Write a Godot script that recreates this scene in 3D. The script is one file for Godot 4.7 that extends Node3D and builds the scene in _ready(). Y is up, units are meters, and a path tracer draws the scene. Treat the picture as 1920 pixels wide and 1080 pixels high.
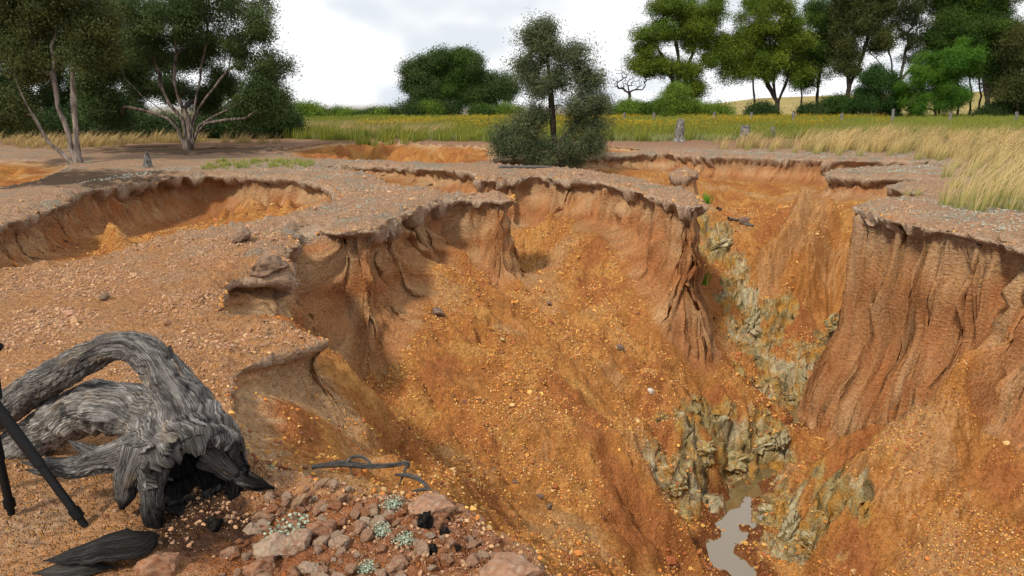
extends Node3D
# An eroded gully in ochre soil: plateau with a hard crust, fluted walls, talus, a muddy creek, eucalypts and dry grass behind.

const GRID := 1.0
const EYE := 1.65
var rng := RandomNumberGenerator.new()
var xs: PackedFloat32Array
var zs: PackedFloat32Array
var verts: PackedVector3Array
var inside: PackedFloat32Array
var rocky: PackedFloat32Array
var soil_norm: PackedVector3Array
var used := {}
var M := {}
# coarse field of the gully floor
const FX0 := -12.0
const FZ0 := -31.0
const FC := 0.1
const FW := 215
const FH := 330
var floor_y: PackedFloat32Array
var floor_rock: PackedFloat32Array
var floor_wet: PackedFloat32Array

func fnl(sd: int, freq: float, oct := 3, kind := FastNoiseLite.TYPE_SIMPLEX_SMOOTH) -> FastNoiseLite:
	var n := FastNoiseLite.new()
	n.seed = sd
	n.frequency = freq
	n.noise_type = kind
	n.fractal_type = FastNoiseLite.FRACTAL_FBM if oct > 1 else FastNoiseLite.FRACTAL_NONE
	n.fractal_octaves = oct
	return n

func lin(r: float, g: float, b: float) -> Color:
	return Color(r, g, b).linear_to_srgb()

func numbered(called: String) -> String:
	if not used.has(called):
		used[called] = 0
		return called
	used[called] += 1
	return "%s_%03d" % [called, used[called]]

func tag(o: Node, label: String, category: String, group := "", kind := "") -> void:
	if label: o.set_meta("label", label)
	if category: o.set_meta("category", category)
	if group: o.set_meta("group", group)
	if kind: o.set_meta("kind", kind)

func node(called: String, at: Vector3, label: String, category: String, group := "") -> Node3D:
	var o := Node3D.new()
	o.name = numbered(called)
	add_child(o)
	o.position = at
	tag(o, label, category, group)
	return o

func part(called: String, mesh: Mesh, m: Material, parent: Node) -> MeshInstance3D:
	var o := MeshInstance3D.new()
	o.name = numbered(called) if parent == self else called
	o.mesh = mesh
	o.material_override = m
	parent.add_child(o, true)
	return o

func many(called: String, mesh: Mesh, m: Material, xf: Array, cols: Array, parent: Node) -> MultiMeshInstance3D:
	var mm := MultiMesh.new()
	mm.transform_format = MultiMesh.TRANSFORM_3D
	mm.use_colors = cols.size() > 0
	mm.mesh = mesh
	mm.instance_count = xf.size()
	for i in xf.size():
		mm.set_instance_transform(i, xf[i])
		if cols.size() > 0:
			mm.set_instance_color(i, cols[i])
	var o := MultiMeshInstance3D.new()
	o.name = numbered(called) if parent == self else called
	o.multimesh = mm
	o.material_override = m
	parent.add_child(o, true)
	return o

# ---------------------------------------------------------------- materials
func grain_images() -> Array:
	var s := 1024
	var a := fnl(11, 0.06, 1, FastNoiseLite.TYPE_CELLULAR)
	a.cellular_return_type = FastNoiseLite.RETURN_CELL_VALUE
	var b := fnl(11, 0.06, 1, FastNoiseLite.TYPE_CELLULAR)
	b.cellular_return_type = FastNoiseLite.RETURN_DISTANCE2_SUB
	var c := fnl(12, 0.02, 5)
	var e := fnl(15, 0.16, 3)
	var b2 := fnl(19, 0.024, 2, FastNoiseLite.TYPE_CELLULAR)
	b2.cellular_return_type = FastNoiseLite.RETURN_DISTANCE
	var i2 := b2.get_seamless_image(s, s, false, false, 0.12)
	var d2 := i2.get_data()
	var ia := a.get_seamless_image(s, s, false, false, 0.12)
	var ib := b.get_seamless_image(s, s, false, false, 0.12)
	var ic := c.get_seamless_image(s, s, false, false, 0.12)
	var ie := e.get_seamless_image(s, s, false, false, 0.12)
	var da := ia.get_data()
	var db := ib.get_data()
	var dc := ic.get_data()
	var de := ie.get_data()
	var col := PackedByteArray()
	col.resize(s * s * 3)
	var hgt := PackedByteArray()
	hgt.resize(s * s)
	for k in s * s:
		var v := da[k] / 255.0
		var edge := db[k] / 255.0
		var n := dc[k] / 255.0
		var fine := de[k] / 255.0
		var stone := clampf((v - 0.52) * 6.0, 0.0, 1.0) * clampf((edge - 0.12) * 6.0, 0.0, 1.0)
		var g := 0.84 + 0.24 * (n - 0.5) + 0.52 * (fine - 0.5)
		var r := g
		var gg := g
		var bb := g
		if v > 0.82:
			r = lerpf(g, 0.99, stone * 0.75); gg = lerpf(g, 0.90, stone * 0.75); bb = lerpf(g, 0.74, stone * 0.7)
		elif v > 0.70:
			r = lerpf(g, 0.97, stone * 0.6); gg = lerpf(g, 0.86, stone * 0.6); bb = lerpf(g, 0.60, stone * 0.6)
		else:
			r = lerpf(g, 0.72, stone * 0.6); gg = lerpf(g, 0.60, stone * 0.6); bb = lerpf(g, 0.58, stone * 0.6)
		col[k * 3] = int(clampf(r, 0, 1) * 255)
		col[k * 3 + 1] = int(clampf(gg, 0, 1) * 255)
		col[k * 3 + 2] = int(clampf(bb, 0, 1) * 255)
		hgt[k] = int(clampf(0.22 * n + 0.22 * fine + 0.32 * stone + 0.5 * (1.0 - d2[k] / 255.0), 0, 1) * 255)
	return [ImageTexture.create_from_image(Image.create_from_data(s, s, false, Image.FORMAT_RGB8, col)), ImageTexture.create_from_image(Image.create_from_data(s, s, false, Image.FORMAT_L8, hgt))]

func mat(col: Color, rough := 0.9, vertex := false) -> StandardMaterial3D:
	var m := StandardMaterial3D.new()
	m.albedo_color = col
	m.roughness = rough
	m.metallic_specular = 0.25
	m.vertex_color_use_as_albedo = vertex
	return m

func build_materials() -> void:
	var t := grain_images()
	var s := mat(Color.WHITE, 0.95, true)
	s.albedo_texture = t[0]
	s.uv1_triplanar = true
	s.uv1_world_triplanar = true
	s.uv1_scale = Vector3.ONE * 0.9
	s.uv1_triplanar_sharpness = 3.0
	s.heightmap_enabled = true
	s.heightmap_texture = t[1]
	s.heightmap_scale = 4.0
	s.metallic_specular = 0.12
	M.soil = s
	var r := mat(Color.WHITE, 0.9, true)
	r.albedo_texture = t[0]
	r.uv1_triplanar = true
	r.albedo_color = Color(1, 1, 1)
	r.uv1_scale = Vector3.ONE * 2.3
	r.heightmap_enabled = true
	r.heightmap_texture = t[1]
	r.heightmap_scale = 0.8
	r.metallic_specular = 0.15
	M.stone = r
	M.pebble = mat(Color.WHITE, 0.85, true)
	var w := mat(lin(0.15, 0.105, 0.045), 0.01)
	w.metallic_specular = 1.0
	w.clearcoat_enabled = true
	w.clearcoat = 1.0
	w.clearcoat_roughness = 0.01
	M.water = w

# ---------------------------------------------------------------- terrain
func lines(spans: Array) -> PackedFloat32Array:
	var out := PackedFloat32Array()
	var at: float = spans[0][0]
	for s in spans:
		var a: float = s[0]
		var b: float = s[1]
		at = a
		while at < b - 0.0005:
			out.append(at)
			at += lerpf(s[2], s[3], clampf((at - a) / (b - a), 0, 1)) * GRID
	out.append(spans[-1][1])
	return out

func rim_curve(pts: Array) -> Curve2D:
	var c := Curve2D.new()
	c.bake_interval = 0.12
	var n := pts.size()
	for i in n + 1:
		var p: Vector2 = pts[i % n]
		var a: Vector2 = pts[(i - 1 + n) % n]
		var b: Vector2 = pts[(i + 1) % n]
		var t := (b - a).normalized()
		c.add_point(p, -t * minf(0.3 * p.distance_to(a), 0.6), t * minf(0.3 * p.distance_to(b), 0.6))
	return c

func floor_field() -> void:
	var pts: Array = [Vector3(3.05, -4.75, -7.03), Vector3(3.28, -4.66, -8.16), Vector3(3.51, -4.56, -9.64), Vector3(3.44, -4.60, -8.99), Vector3(4.55, -4.40, -10.90), Vector3(5.59, -4.15, -11.98), Vector3(5.33, -3.60, -12.93), Vector3(4.26, -2.90, -13.57), Vector3(4.03, -2.35, -14.01), Vector3(4.69, -1.90, -15.76), Vector3(5.82, -1.30, -17.50), Vector3(6.75, -1.09, -19.50), Vector3(7.24, -0.97, -21.00), Vector3(6.52, -3.84, -11.80), Vector3(6.57, -3.40, -11.30), Vector3(6.56, -2.49, -10.20), Vector3(6.69, -2.00, -9.10), Vector3(6.86, -2.58, -8.50), Vector3(6.16, -2.73, -9.80), Vector3(5.18, -3.86, -10.10), Vector3(4.52, -4.17, -9.80), Vector3(5.97, -3.10, -8.70), Vector3(4.89, -3.89, -8.60), Vector3(4.25, -4.09, -7.80), Vector3(3.80, -4.38, -7.85), Vector3(5.45, -3.05, -7.30), Vector3(4.84, -3.19, -6.30), Vector3(5.76, -2.79, -6.90), Vector3(4.99, -2.87, -5.80), Vector3(4.60, -3.57, -6.80), Vector3(6.14, -2.43, -7.90), Vector3(5.97, -3.48, -10.20), Vector3(0.42, -1.82, -12.80), Vector3(1.03, -1.43, -14.20), Vector3(0.54, -1.40, -16.90), Vector3(-0.13, -1.19, -16.70), Vector3(0.47, -1.74, -14.50), Vector3(2.25, -1.10, -14.90), Vector3(1.16, -0.90, -16.30), Vector3(1.75, -1.07, -15.80), Vector3(2.04, -1.68, -13.30), Vector3(2.50, -1.58, -12.90), Vector3(2.33, -2.10, -11.80), Vector3(2.82, -2.10, -11.80), Vector3(2.81, -1.32, -13.20), Vector3(3.10, -1.82, -12.60), Vector3(3.31, -2.25, -12.10), Vector3(1.27, -2.19, -10.90), Vector3(0.84, -1.97, -11.40), Vector3(2.14, -2.65, -10.60), Vector3(3.28, -2.92, -11.50), Vector3(3.76, -3.29, -11.40), Vector3(2.01, -3.05, -9.80), Vector3(2.38, -3.51, -9.45), Vector3(1.63, -1.90, -12.50), Vector3(2.98, -3.26, -10.25), Vector3(4.21, -3.61, -11.20), Vector3(3.15, -3.70, -9.80), Vector3(2.31, -3.73, -9.05), Vector3(2.26, -4.22, -8.70), Vector3(-0.52, -1.24, -16.40), Vector3(-1.42, -0.92, -11.00), Vector3(-0.85, -1.48, -10.40), Vector3(-0.17, -1.86, -9.95), Vector3(0.63, -2.34, -9.40), Vector3(1.22, -2.76, -8.85), Vector3(1.62, -3.18, -8.40), Vector3(1.76, -3.57, -8.10), Vector3(-1.05, -1.25, -11.80), Vector3(-0.61, -1.71, -12.40), Vector3(0.00, -1.87, -12.60), Vector3(-1.71, -1.31, -10.75), Vector3(-2.71, -1.60, -9.65), Vector3(-2.40, -1.90, -8.95), Vector3(-2.10, -1.64, -9.75), Vector3(-1.47, -1.90, -8.75), Vector3(-1.74, -2.00, -7.85), Vector3(-0.72, -2.47, -7.55), Vector3(-0.06, -2.69, -7.30), Vector3(0.38, -2.88, -7.15), Vector3(1.02, -3.21, -7.10), Vector3(1.57, -3.65, -7.20), Vector3(-0.07, -2.35, -8.35), Vector3(-0.84, -2.02, -9.05), Vector3(-1.17, -1.44, -6.20), Vector3(-1.47, -0.72, -5.60), Vector3(-0.92, -1.95, -6.60), Vector3(-1.36, -0.54, -4.40), Vector3(-1.13, -1.17, -5.00), Vector3(-0.76, -1.56, -5.40), Vector3(-0.29, -1.95, -5.50), Vector3(0.20, -2.29, -5.50), Vector3(0.72, -2.65, -5.60), Vector3(-1.67, -0.45, -4.95), Vector3(-1.70, -0.18, -4.60), Vector3(-1.65, -0.08, -4.08), Vector3(-1.53, -0.65, -5.00), Vector3(-1.38, -1.01, -5.35), Vector3(-1.49, -0.32, -3.95), Vector3(-1.27, -0.70, -4.30), Vector3(-1.50, -0.10, -3.65), Vector3(-1.25, -0.31, -3.60), Vector3(-0.98, -0.42, -3.60), Vector3(-0.78, -0.55, -3.70), Vector3(-0.35, -0.78, -3.60), Vector3(0.12, -0.98, -3.40), Vector3(1.12, -2.62, -5.00), Vector3(-2.81, -0.33, -6.60), Vector3(-2.60, -0.41, -6.75), Vector3(-2.15, -0.89, -7.20), Vector3(-2.34, -0.61, -7.30), Vector3(-2.84, -0.73, -9.50), Vector3(-2.55, -1.08, -8.60), Vector3(-1.90, -1.53, -7.50), Vector3(-2.43, -0.48, -6.70), Vector3(-1.27, -1.00, -16.25), Vector3(-2.14, -0.85, -17.16), Vector3(-3.11, -0.60, -18.18), Vector3(-4.46, -0.35, -19.86), Vector3(3.25, -0.60, -22.09), Vector3(1.52, -0.60, -21.87), Vector3(0.17, -0.50, -21.65), Vector3(4.27, -0.70, -19.68), Vector3(4.94, -0.85, -17.16), Vector3(4.88, -0.50, -22.55), Vector3(6.25, -0.80, -23.79), Vector3(7.75, -0.85, -22.79), Vector3(8.89, -0.85, -22.09), Vector3(9.95, -0.80, -21.43), Vector3(6.98, -0.94, -17.00), Vector3(7.48, -1.04, -16.00), Vector3(8.58, -0.81, -20.30), Vector3(7.24, -1.67, -15.30), Vector3(6.40, -2.25, -14.60), Vector3(7.19, -2.35, -14.10), Vector3(7.09, -2.84, -13.40), Vector3(6.29, -3.31, -12.50), Vector3(5.64, -2.80, -14.00), Vector3(7.59, -1.18, -14.40), Vector3(8.36, -0.67, -15.60), Vector3(7.78, -0.88, -15.60), Vector3(7.40, -1.20, -5.20), Vector3(6.50, -2.40, -3.20), Vector3(4.00, -3.00, -3.50), Vector3(2.50, -2.20, -2.40), Vector3(1.40, -1.20, -2.30), Vector3(5.50, -1.80, -1.40), Vector3(3.20, -3.40, -5.00), Vector3(1.80, -2.90, -4.40)]
	pts.append_array([Vector3(-8.56, -1.21, -16.60), Vector3(-8.70, -1.17, -15.40), Vector3(-8.67, -1.10, -14.30), Vector3(-8.39, -0.94, -12.80), Vector3(-7.90, -0.73, -11.40), Vector3(-7.69, -0.55, -10.20), Vector3(-8.08, -1.23, -16.70), Vector3(-7.26, -1.08, -17.00), Vector3(-5.99, -0.87, -16.50), Vector3(-4.69, -0.47, -15.70), Vector3(-5.24, -1.60, -10.04), Vector3(-5.52, -1.60, -9.14), Vector3(-5.61, -1.50, -8.16), Vector3(-6.07, -1.40, -7.90), Vector3(-4.78, -1.50, -10.82), Vector3(-4.43, -1.30, -11.74), Vector3(-4.14, -1.10, -13.21), Vector3(-4.77, -1.60, -10.04), Vector3(-4.85, -1.60, -8.57), Vector3(-5.12, -1.50, -7.90)])
	var n := pts.size()
	var k := 0.25
	# multiquadric interpolation: solve for the weights
	var a := []
	for i in n:
		var row := PackedFloat64Array()
		row.resize(n + 1)
		for j in n:
			var dx: float = pts[i].x - pts[j].x
			var dz: float = pts[i].z - pts[j].z
			row[j] = sqrt(dx * dx + dz * dz + k)
		row[n] = pts[i].y
		a.append(row)
	for c in n:
		var best := c
		for r in range(c + 1, n):
			if absf(a[r][c]) > absf(a[best][c]):
				best = r
		var tmp = a[c]
		a[c] = a[best]
		a[best] = tmp
		var pr: PackedFloat64Array = a[c]
		for r in range(c + 1, n):
			var rr: PackedFloat64Array = a[r]
			var m := rr[c] / pr[c]
			if m == 0.0: continue
			for q in range(c, n + 1):
				rr[q] -= m * pr[q]
			a[r] = rr
	var w := PackedFloat64Array()
	w.resize(n)
	for c in range(n - 1, -1, -1):
		var s: float = a[c][n]
		for q in range(c + 1, n):
			s -= a[c][q] * w[q]
		w[c] = s / a[c][c]
	var px := PackedFloat32Array()
	var pz := PackedFloat32Array()
	for p in pts:
		px.append(p.x); pz.append(p.z)
	var cw := FW / 2 + 2
	var ch := FH / 2 + 2
	var coarse := PackedFloat32Array()
	coarse.resize(cw * ch)
	for j in ch:
		for i in cw:
			var x := FX0 + i * FC * 2.0
			var z := FZ0 + j * FC * 2.0
			var s := 0.0
			for q in n:
				var dx := px[q] - x
				var dz := pz[q] - z
				s += w[q] * sqrt(dx * dx + dz * dz + k)
			coarse[j * cw + i] = clampf(s, -4.6, -0.12)
	floor_y.resize(FW * FH)
	floor_rock.resize(FW * FH)
	floor_wet.resize(FW * FH)
	for j in FH:
		for i in FW:
			var u := i * 0.5
			var v := j * 0.5
			var i0 := int(u)
			var j0 := int(v)
			var fu := u - i0
			var fv := v - j0
			floor_y[j * FW + i] = lerpf(lerpf(coarse[j0 * cw + i0], coarse[j0 * cw + i0 + 1], fu), lerpf(coarse[(j0 + 1) * cw + i0], coarse[(j0 + 1) * cw + i0 + 1], fu), fv)
	var wob := fnl(31, 0.7, 3)
	# spurs and fins standing out of the talus
	for r in [
		[1.5, [Vector3(-1.70, -0.55, -11.20), Vector3(-1.42, -0.92, -11.00), Vector3(-0.85, -1.45, -10.35), Vector3(-0.16, -1.81, -9.90), Vector3(0.63, -2.25, -9.35), Vector3(1.21, -2.63, -8.80), Vector3(1.60, -3.00, -8.35), Vector3(1.73, -3.37, -8.05)]],
		[2.0, [Vector3(-2.41, -0.98, -9.70), Vector3(-2.29, -1.50, -9.40), Vector3(-2.02, -1.88, -8.90)]],
		[2.0, [Vector3(-1.92, -0.88, -10.10), Vector3(-1.68, -1.45, -9.50), Vector3(-1.28, -1.90, -8.95)]],
		[1.7, [Vector3(-1.57, -0.11, -5.00), Vector3(-1.46, -0.68, -5.60), Vector3(-1.16, -1.47, -6.20), Vector3(-0.92, -1.95, -6.60)]],
		[1.7, [Vector3(-1.84, -0.06, -4.20), Vector3(-1.53, -0.22, -4.10), Vector3(-1.36, -0.54, -4.40), Vector3(-1.13, -1.16, -5.00), Vector3(-0.76, -1.59, -5.40)]],
		[1.6, [Vector3(-1.53, -0.02, -3.35), Vector3(-1.32, -0.13, -3.30), Vector3(-1.11, -0.25, -3.35)]],
		[1.3, [Vector3(-0.80, -0.90, -4.60), Vector3(-0.29, -1.92, -5.50), Vector3(0.20, -2.29, -5.50)]],
		[3.6, [Vector3(5.95, -1.28, -8.40), Vector3(5.72, -1.57, -8.20), Vector3(5.56, -1.90, -8.10)]],
		[1.4, [Vector3(5.56, -1.90, -8.10), Vector3(5.39, -2.88, -9.10), Vector3(4.87, -3.51, -9.50)]],
		[2.6, [Vector3(6.10, -2.23, -7.80), Vector3(6.01, -2.33, -7.50), Vector3(5.81, -2.54, -7.30)]],
		[1.4, [Vector3(6.01, -2.33, -7.50), Vector3(5.31, -2.99, -7.10), Vector3(4.75, -3.35, -6.70)]],
		[2.2, [Vector3(7.03, -0.21, -16.20), Vector3(6.64, -0.67, -15.60), Vector3(5.93, -1.22, -15.20)]],
		[2.6, [Vector3(7.43, -0.30, -15.90), Vector3(7.07, -0.74, -15.30), Vector3(6.62, -1.26, -14.80)]],
		[1.2, [Vector3(7.20, -1.23, -15.60), Vector3(5.72, -2.41, -14.30)]],
		[1.8, [Vector3(1.02, -0.72, -16.20), Vector3(0.62, -1.35, -15.60)]],
		[1.8, [Vector3(2.56, -0.82, -14.00), Vector3(2.22, -1.39, -13.50)]],
		[1.8, [Vector3(-0.99, -0.74, -12.40), Vector3(-0.73, -1.15, -12.00), Vector3(-0.19, -1.71, -11.50)]],
		[2.2, [Vector3(-0.31, -1.04, -12.90), Vector3(0.15, -1.61, -12.60)]],
		[1.6, [Vector3(3.41, -3.38, -10.80), Vector3(4.07, -3.63, -10.80), Vector3(4.86, -3.79, -11.10)]],
		[1.5, [Vector3(4.16, -4.23, -9.50), Vector3(4.13, -4.26, -8.50), Vector3(4.17, -4.37, -7.95)]],
		[1.6, [Vector3(-7.14, -0.84, -15.70), Vector3(-7.18, -1.18, -15.20)]],
		[1.9, [Vector3(-6.72, -0.66, -15.80), Vector3(-6.77, -1.00, -15.30)]],
		[2.2, [Vector3(-6.27, -0.51, -15.80), Vector3(-6.33, -0.85, -15.30)]],
		[1.6, [Vector3(-5.95, -0.36, -15.80), Vector3(-6.02, -0.71, -15.30)]],
		[1.9, [Vector3(-5.35, -0.40, -15.50), Vector3(-5.43, -0.73, -15.00)]],
		[2.2, [Vector3(-4.98, -0.27, -15.30), Vector3(-5.06, -0.61, -14.80)]],
		[1.6, [Vector3(-4.38, -0.18, -14.90), Vector3(-4.46, -0.50, -14.40)]],
		[1.9, [Vector3(-7.57, -0.37, -12.60), Vector3(-7.13, -0.62, -12.10)]]]:
		var slope: float = r[0]
		var line: Array = r[1]
		for s in line.size() - 1:
			var p: Vector3 = line[s]
			var q: Vector3 = line[s + 1]
			var i0 := clampi(int((minf(p.x, q.x) - 1.3 - FX0) / FC), 0, FW - 1)
			var i1 := clampi(int((maxf(p.x, q.x) + 1.3 - FX0) / FC), 0, FW - 1)
			var j0 := clampi(int((minf(p.z, q.z) - 1.3 - FZ0) / FC), 0, FH - 1)
			var j1 := clampi(int((maxf(p.z, q.z) + 1.3 - FZ0) / FC), 0, FH - 1)
			var pq := Vector2(q.x - p.x, q.z - p.z)
			for j in range(j0, j1 + 1):
				for i in range(i0, i1 + 1):
					var x := FX0 + i * FC
					var z := FZ0 + j * FC
					var c := Vector2(x - p.x + 0.18 * wob.get_noise_2d(x, z), z - p.z + 0.18 * wob.get_noise_2d(z + 40.0, x))
					var t := clampf(c.dot(pq) / pq.length_squared(), 0, 1)
					var d := (c - pq * t).length()
					var y := lerpf(p.y, q.y, t) + 0.05 * wob.get_noise_2d(x * 3.0, z * 3.0) - slope * (sqrt(d * d + 0.004) - 0.06)
					var at := j * FW + i
					var base := floor_y[at]
					if y > base - 0.15:
						floor_y[at] = minf(-0.06, maxf(base, y) + 0.04 * exp(-absf(y - base) * 12.0))
	for r in [[Vector3(3.54, -3.53, -10.60), 0.50], [Vector3(4.05, -3.68, -10.70), 0.55], [Vector3(4.55, -3.62, -11.10), 0.50], [Vector3(2.91, -3.89, -9.80), 0.45], [Vector3(2.42, -4.03, -9.10), 0.40], [Vector3(4.17, -4.31, -9.40), 0.45], [Vector3(4.13, -4.30, -8.50), 0.45], [Vector3(4.19, -4.41, -8.00), 0.40], [Vector3(5.44, -2.71, -14.10), 0.60], [Vector3(5.12, -2.49, -14.60), 0.50], [Vector3(4.87, -1.49, -17.00), 0.55], [Vector3(4.96, -1.82, -16.30), 0.50], [Vector3(5.04, -2.09, -15.20), 0.45], [Vector3(6.52, -3.01, -13.20), 0.40], [Vector3(6.12, -3.43, -12.80), 0.50], [Vector3(6.10, -3.90, -11.70), 0.35], [Vector3(5.08, -3.15, -13.60), 0.50], [Vector3(5.61, -3.66, -12.80), 0.45], [Vector3(4.61, -3.31, -12.50), 0.35]]:
		var c: Vector3 = r[0]
		var rad: float = r[1]
		for j in range(clampi(int((c.z - 2.0 - FZ0) / FC), 0, FH - 1), clampi(int((c.z + 2.0 - FZ0) / FC), 0, FH - 1)):
			for i in range(clampi(int((c.x - 2.0 - FX0) / FC), 0, FW - 1), clampi(int((c.x + 2.0 - FX0) / FC), 0, FW - 1)):
				var d := Vector2(FX0 + i * FC - c.x, FZ0 + j * FC - c.z).length() / rad
				floor_rock[j * FW + i] = maxf(floor_rock[j * FW + i], exp(-d * d))
	for r in [[-4.53, [Vector2(4.57, -10.75), Vector2(4.15, -9.91), Vector2(3.79, -9.30), Vector2(3.42, -8.89), Vector2(3.27, -8.33), Vector2(3.30, -7.62), Vector2(3.04, -7.62), Vector2(2.88, -8.22), Vector2(2.95, -8.74), Vector2(3.26, -9.30), Vector2(3.51, -9.87), Vector2(4.08, -10.47)]], [-4.13, [Vector2(5.61, -12.42), Vector2(5.96, -12.49), Vector2(5.88, -11.94), Vector2(5.54, -11.50), Vector2(5.41, -11.72)]]]:
		var py: float = r[0]
		var poly := PackedVector2Array(r[1])
		var c := poly[0]
		for j in range(clampi(int((c.y - 3.0 - FZ0) / FC), 0, FH - 1), clampi(int((c.y + 3.5 - FZ0) / FC), 0, FH - 1)):
			for i in range(clampi(int((c.x - 2.0 - FX0) / FC), 0, FW - 1), clampi(int((c.x + 2.0 - FX0) / FC), 0, FW - 1)):
				var p := Vector2(FX0 + i * FC, FZ0 + j * FC)
				var d := 9.0
				for e in poly.size():
					d = minf(d, p.distance_to(Geometry2D.get_closest_point_to_segment(p, poly[e], poly[(e + 1) % poly.size()])))
				if Geometry2D.is_point_in_polygon(p, poly):
					d = -d
				d += 0.34 * wob.get_noise_2d(p.x * 2.6, p.y * 2.6)
				var at := j * FW + i
				if d < 0.0:
					floor_y[at] = py - minf(0.09, -d * 0.6)
				elif d < 0.7:
					floor_y[at] = lerpf(py + d * 0.22, maxf(floor_y[at], py + d * 0.22), smoothstep(0.0, 0.6, d))
				floor_wet[at] = maxf(floor_wet[at], 1.0 - smoothstep(0.0, 0.4, d))

func field(a: PackedFloat32Array, x: float, z: float) -> float:
	var u := clampf((x - FX0) / FC, 0, FW - 1.01)
	var v := clampf((z - FZ0) / FC, 0, FH - 1.01)
	var i := int(u)
	var j := int(v)
	u -= i
	v -= j
	var k := j * FW + i
	return lerpf(lerpf(a[k], a[k + 1], u), lerpf(a[k + FW], a[k + FW + 1], u), v)

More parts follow.
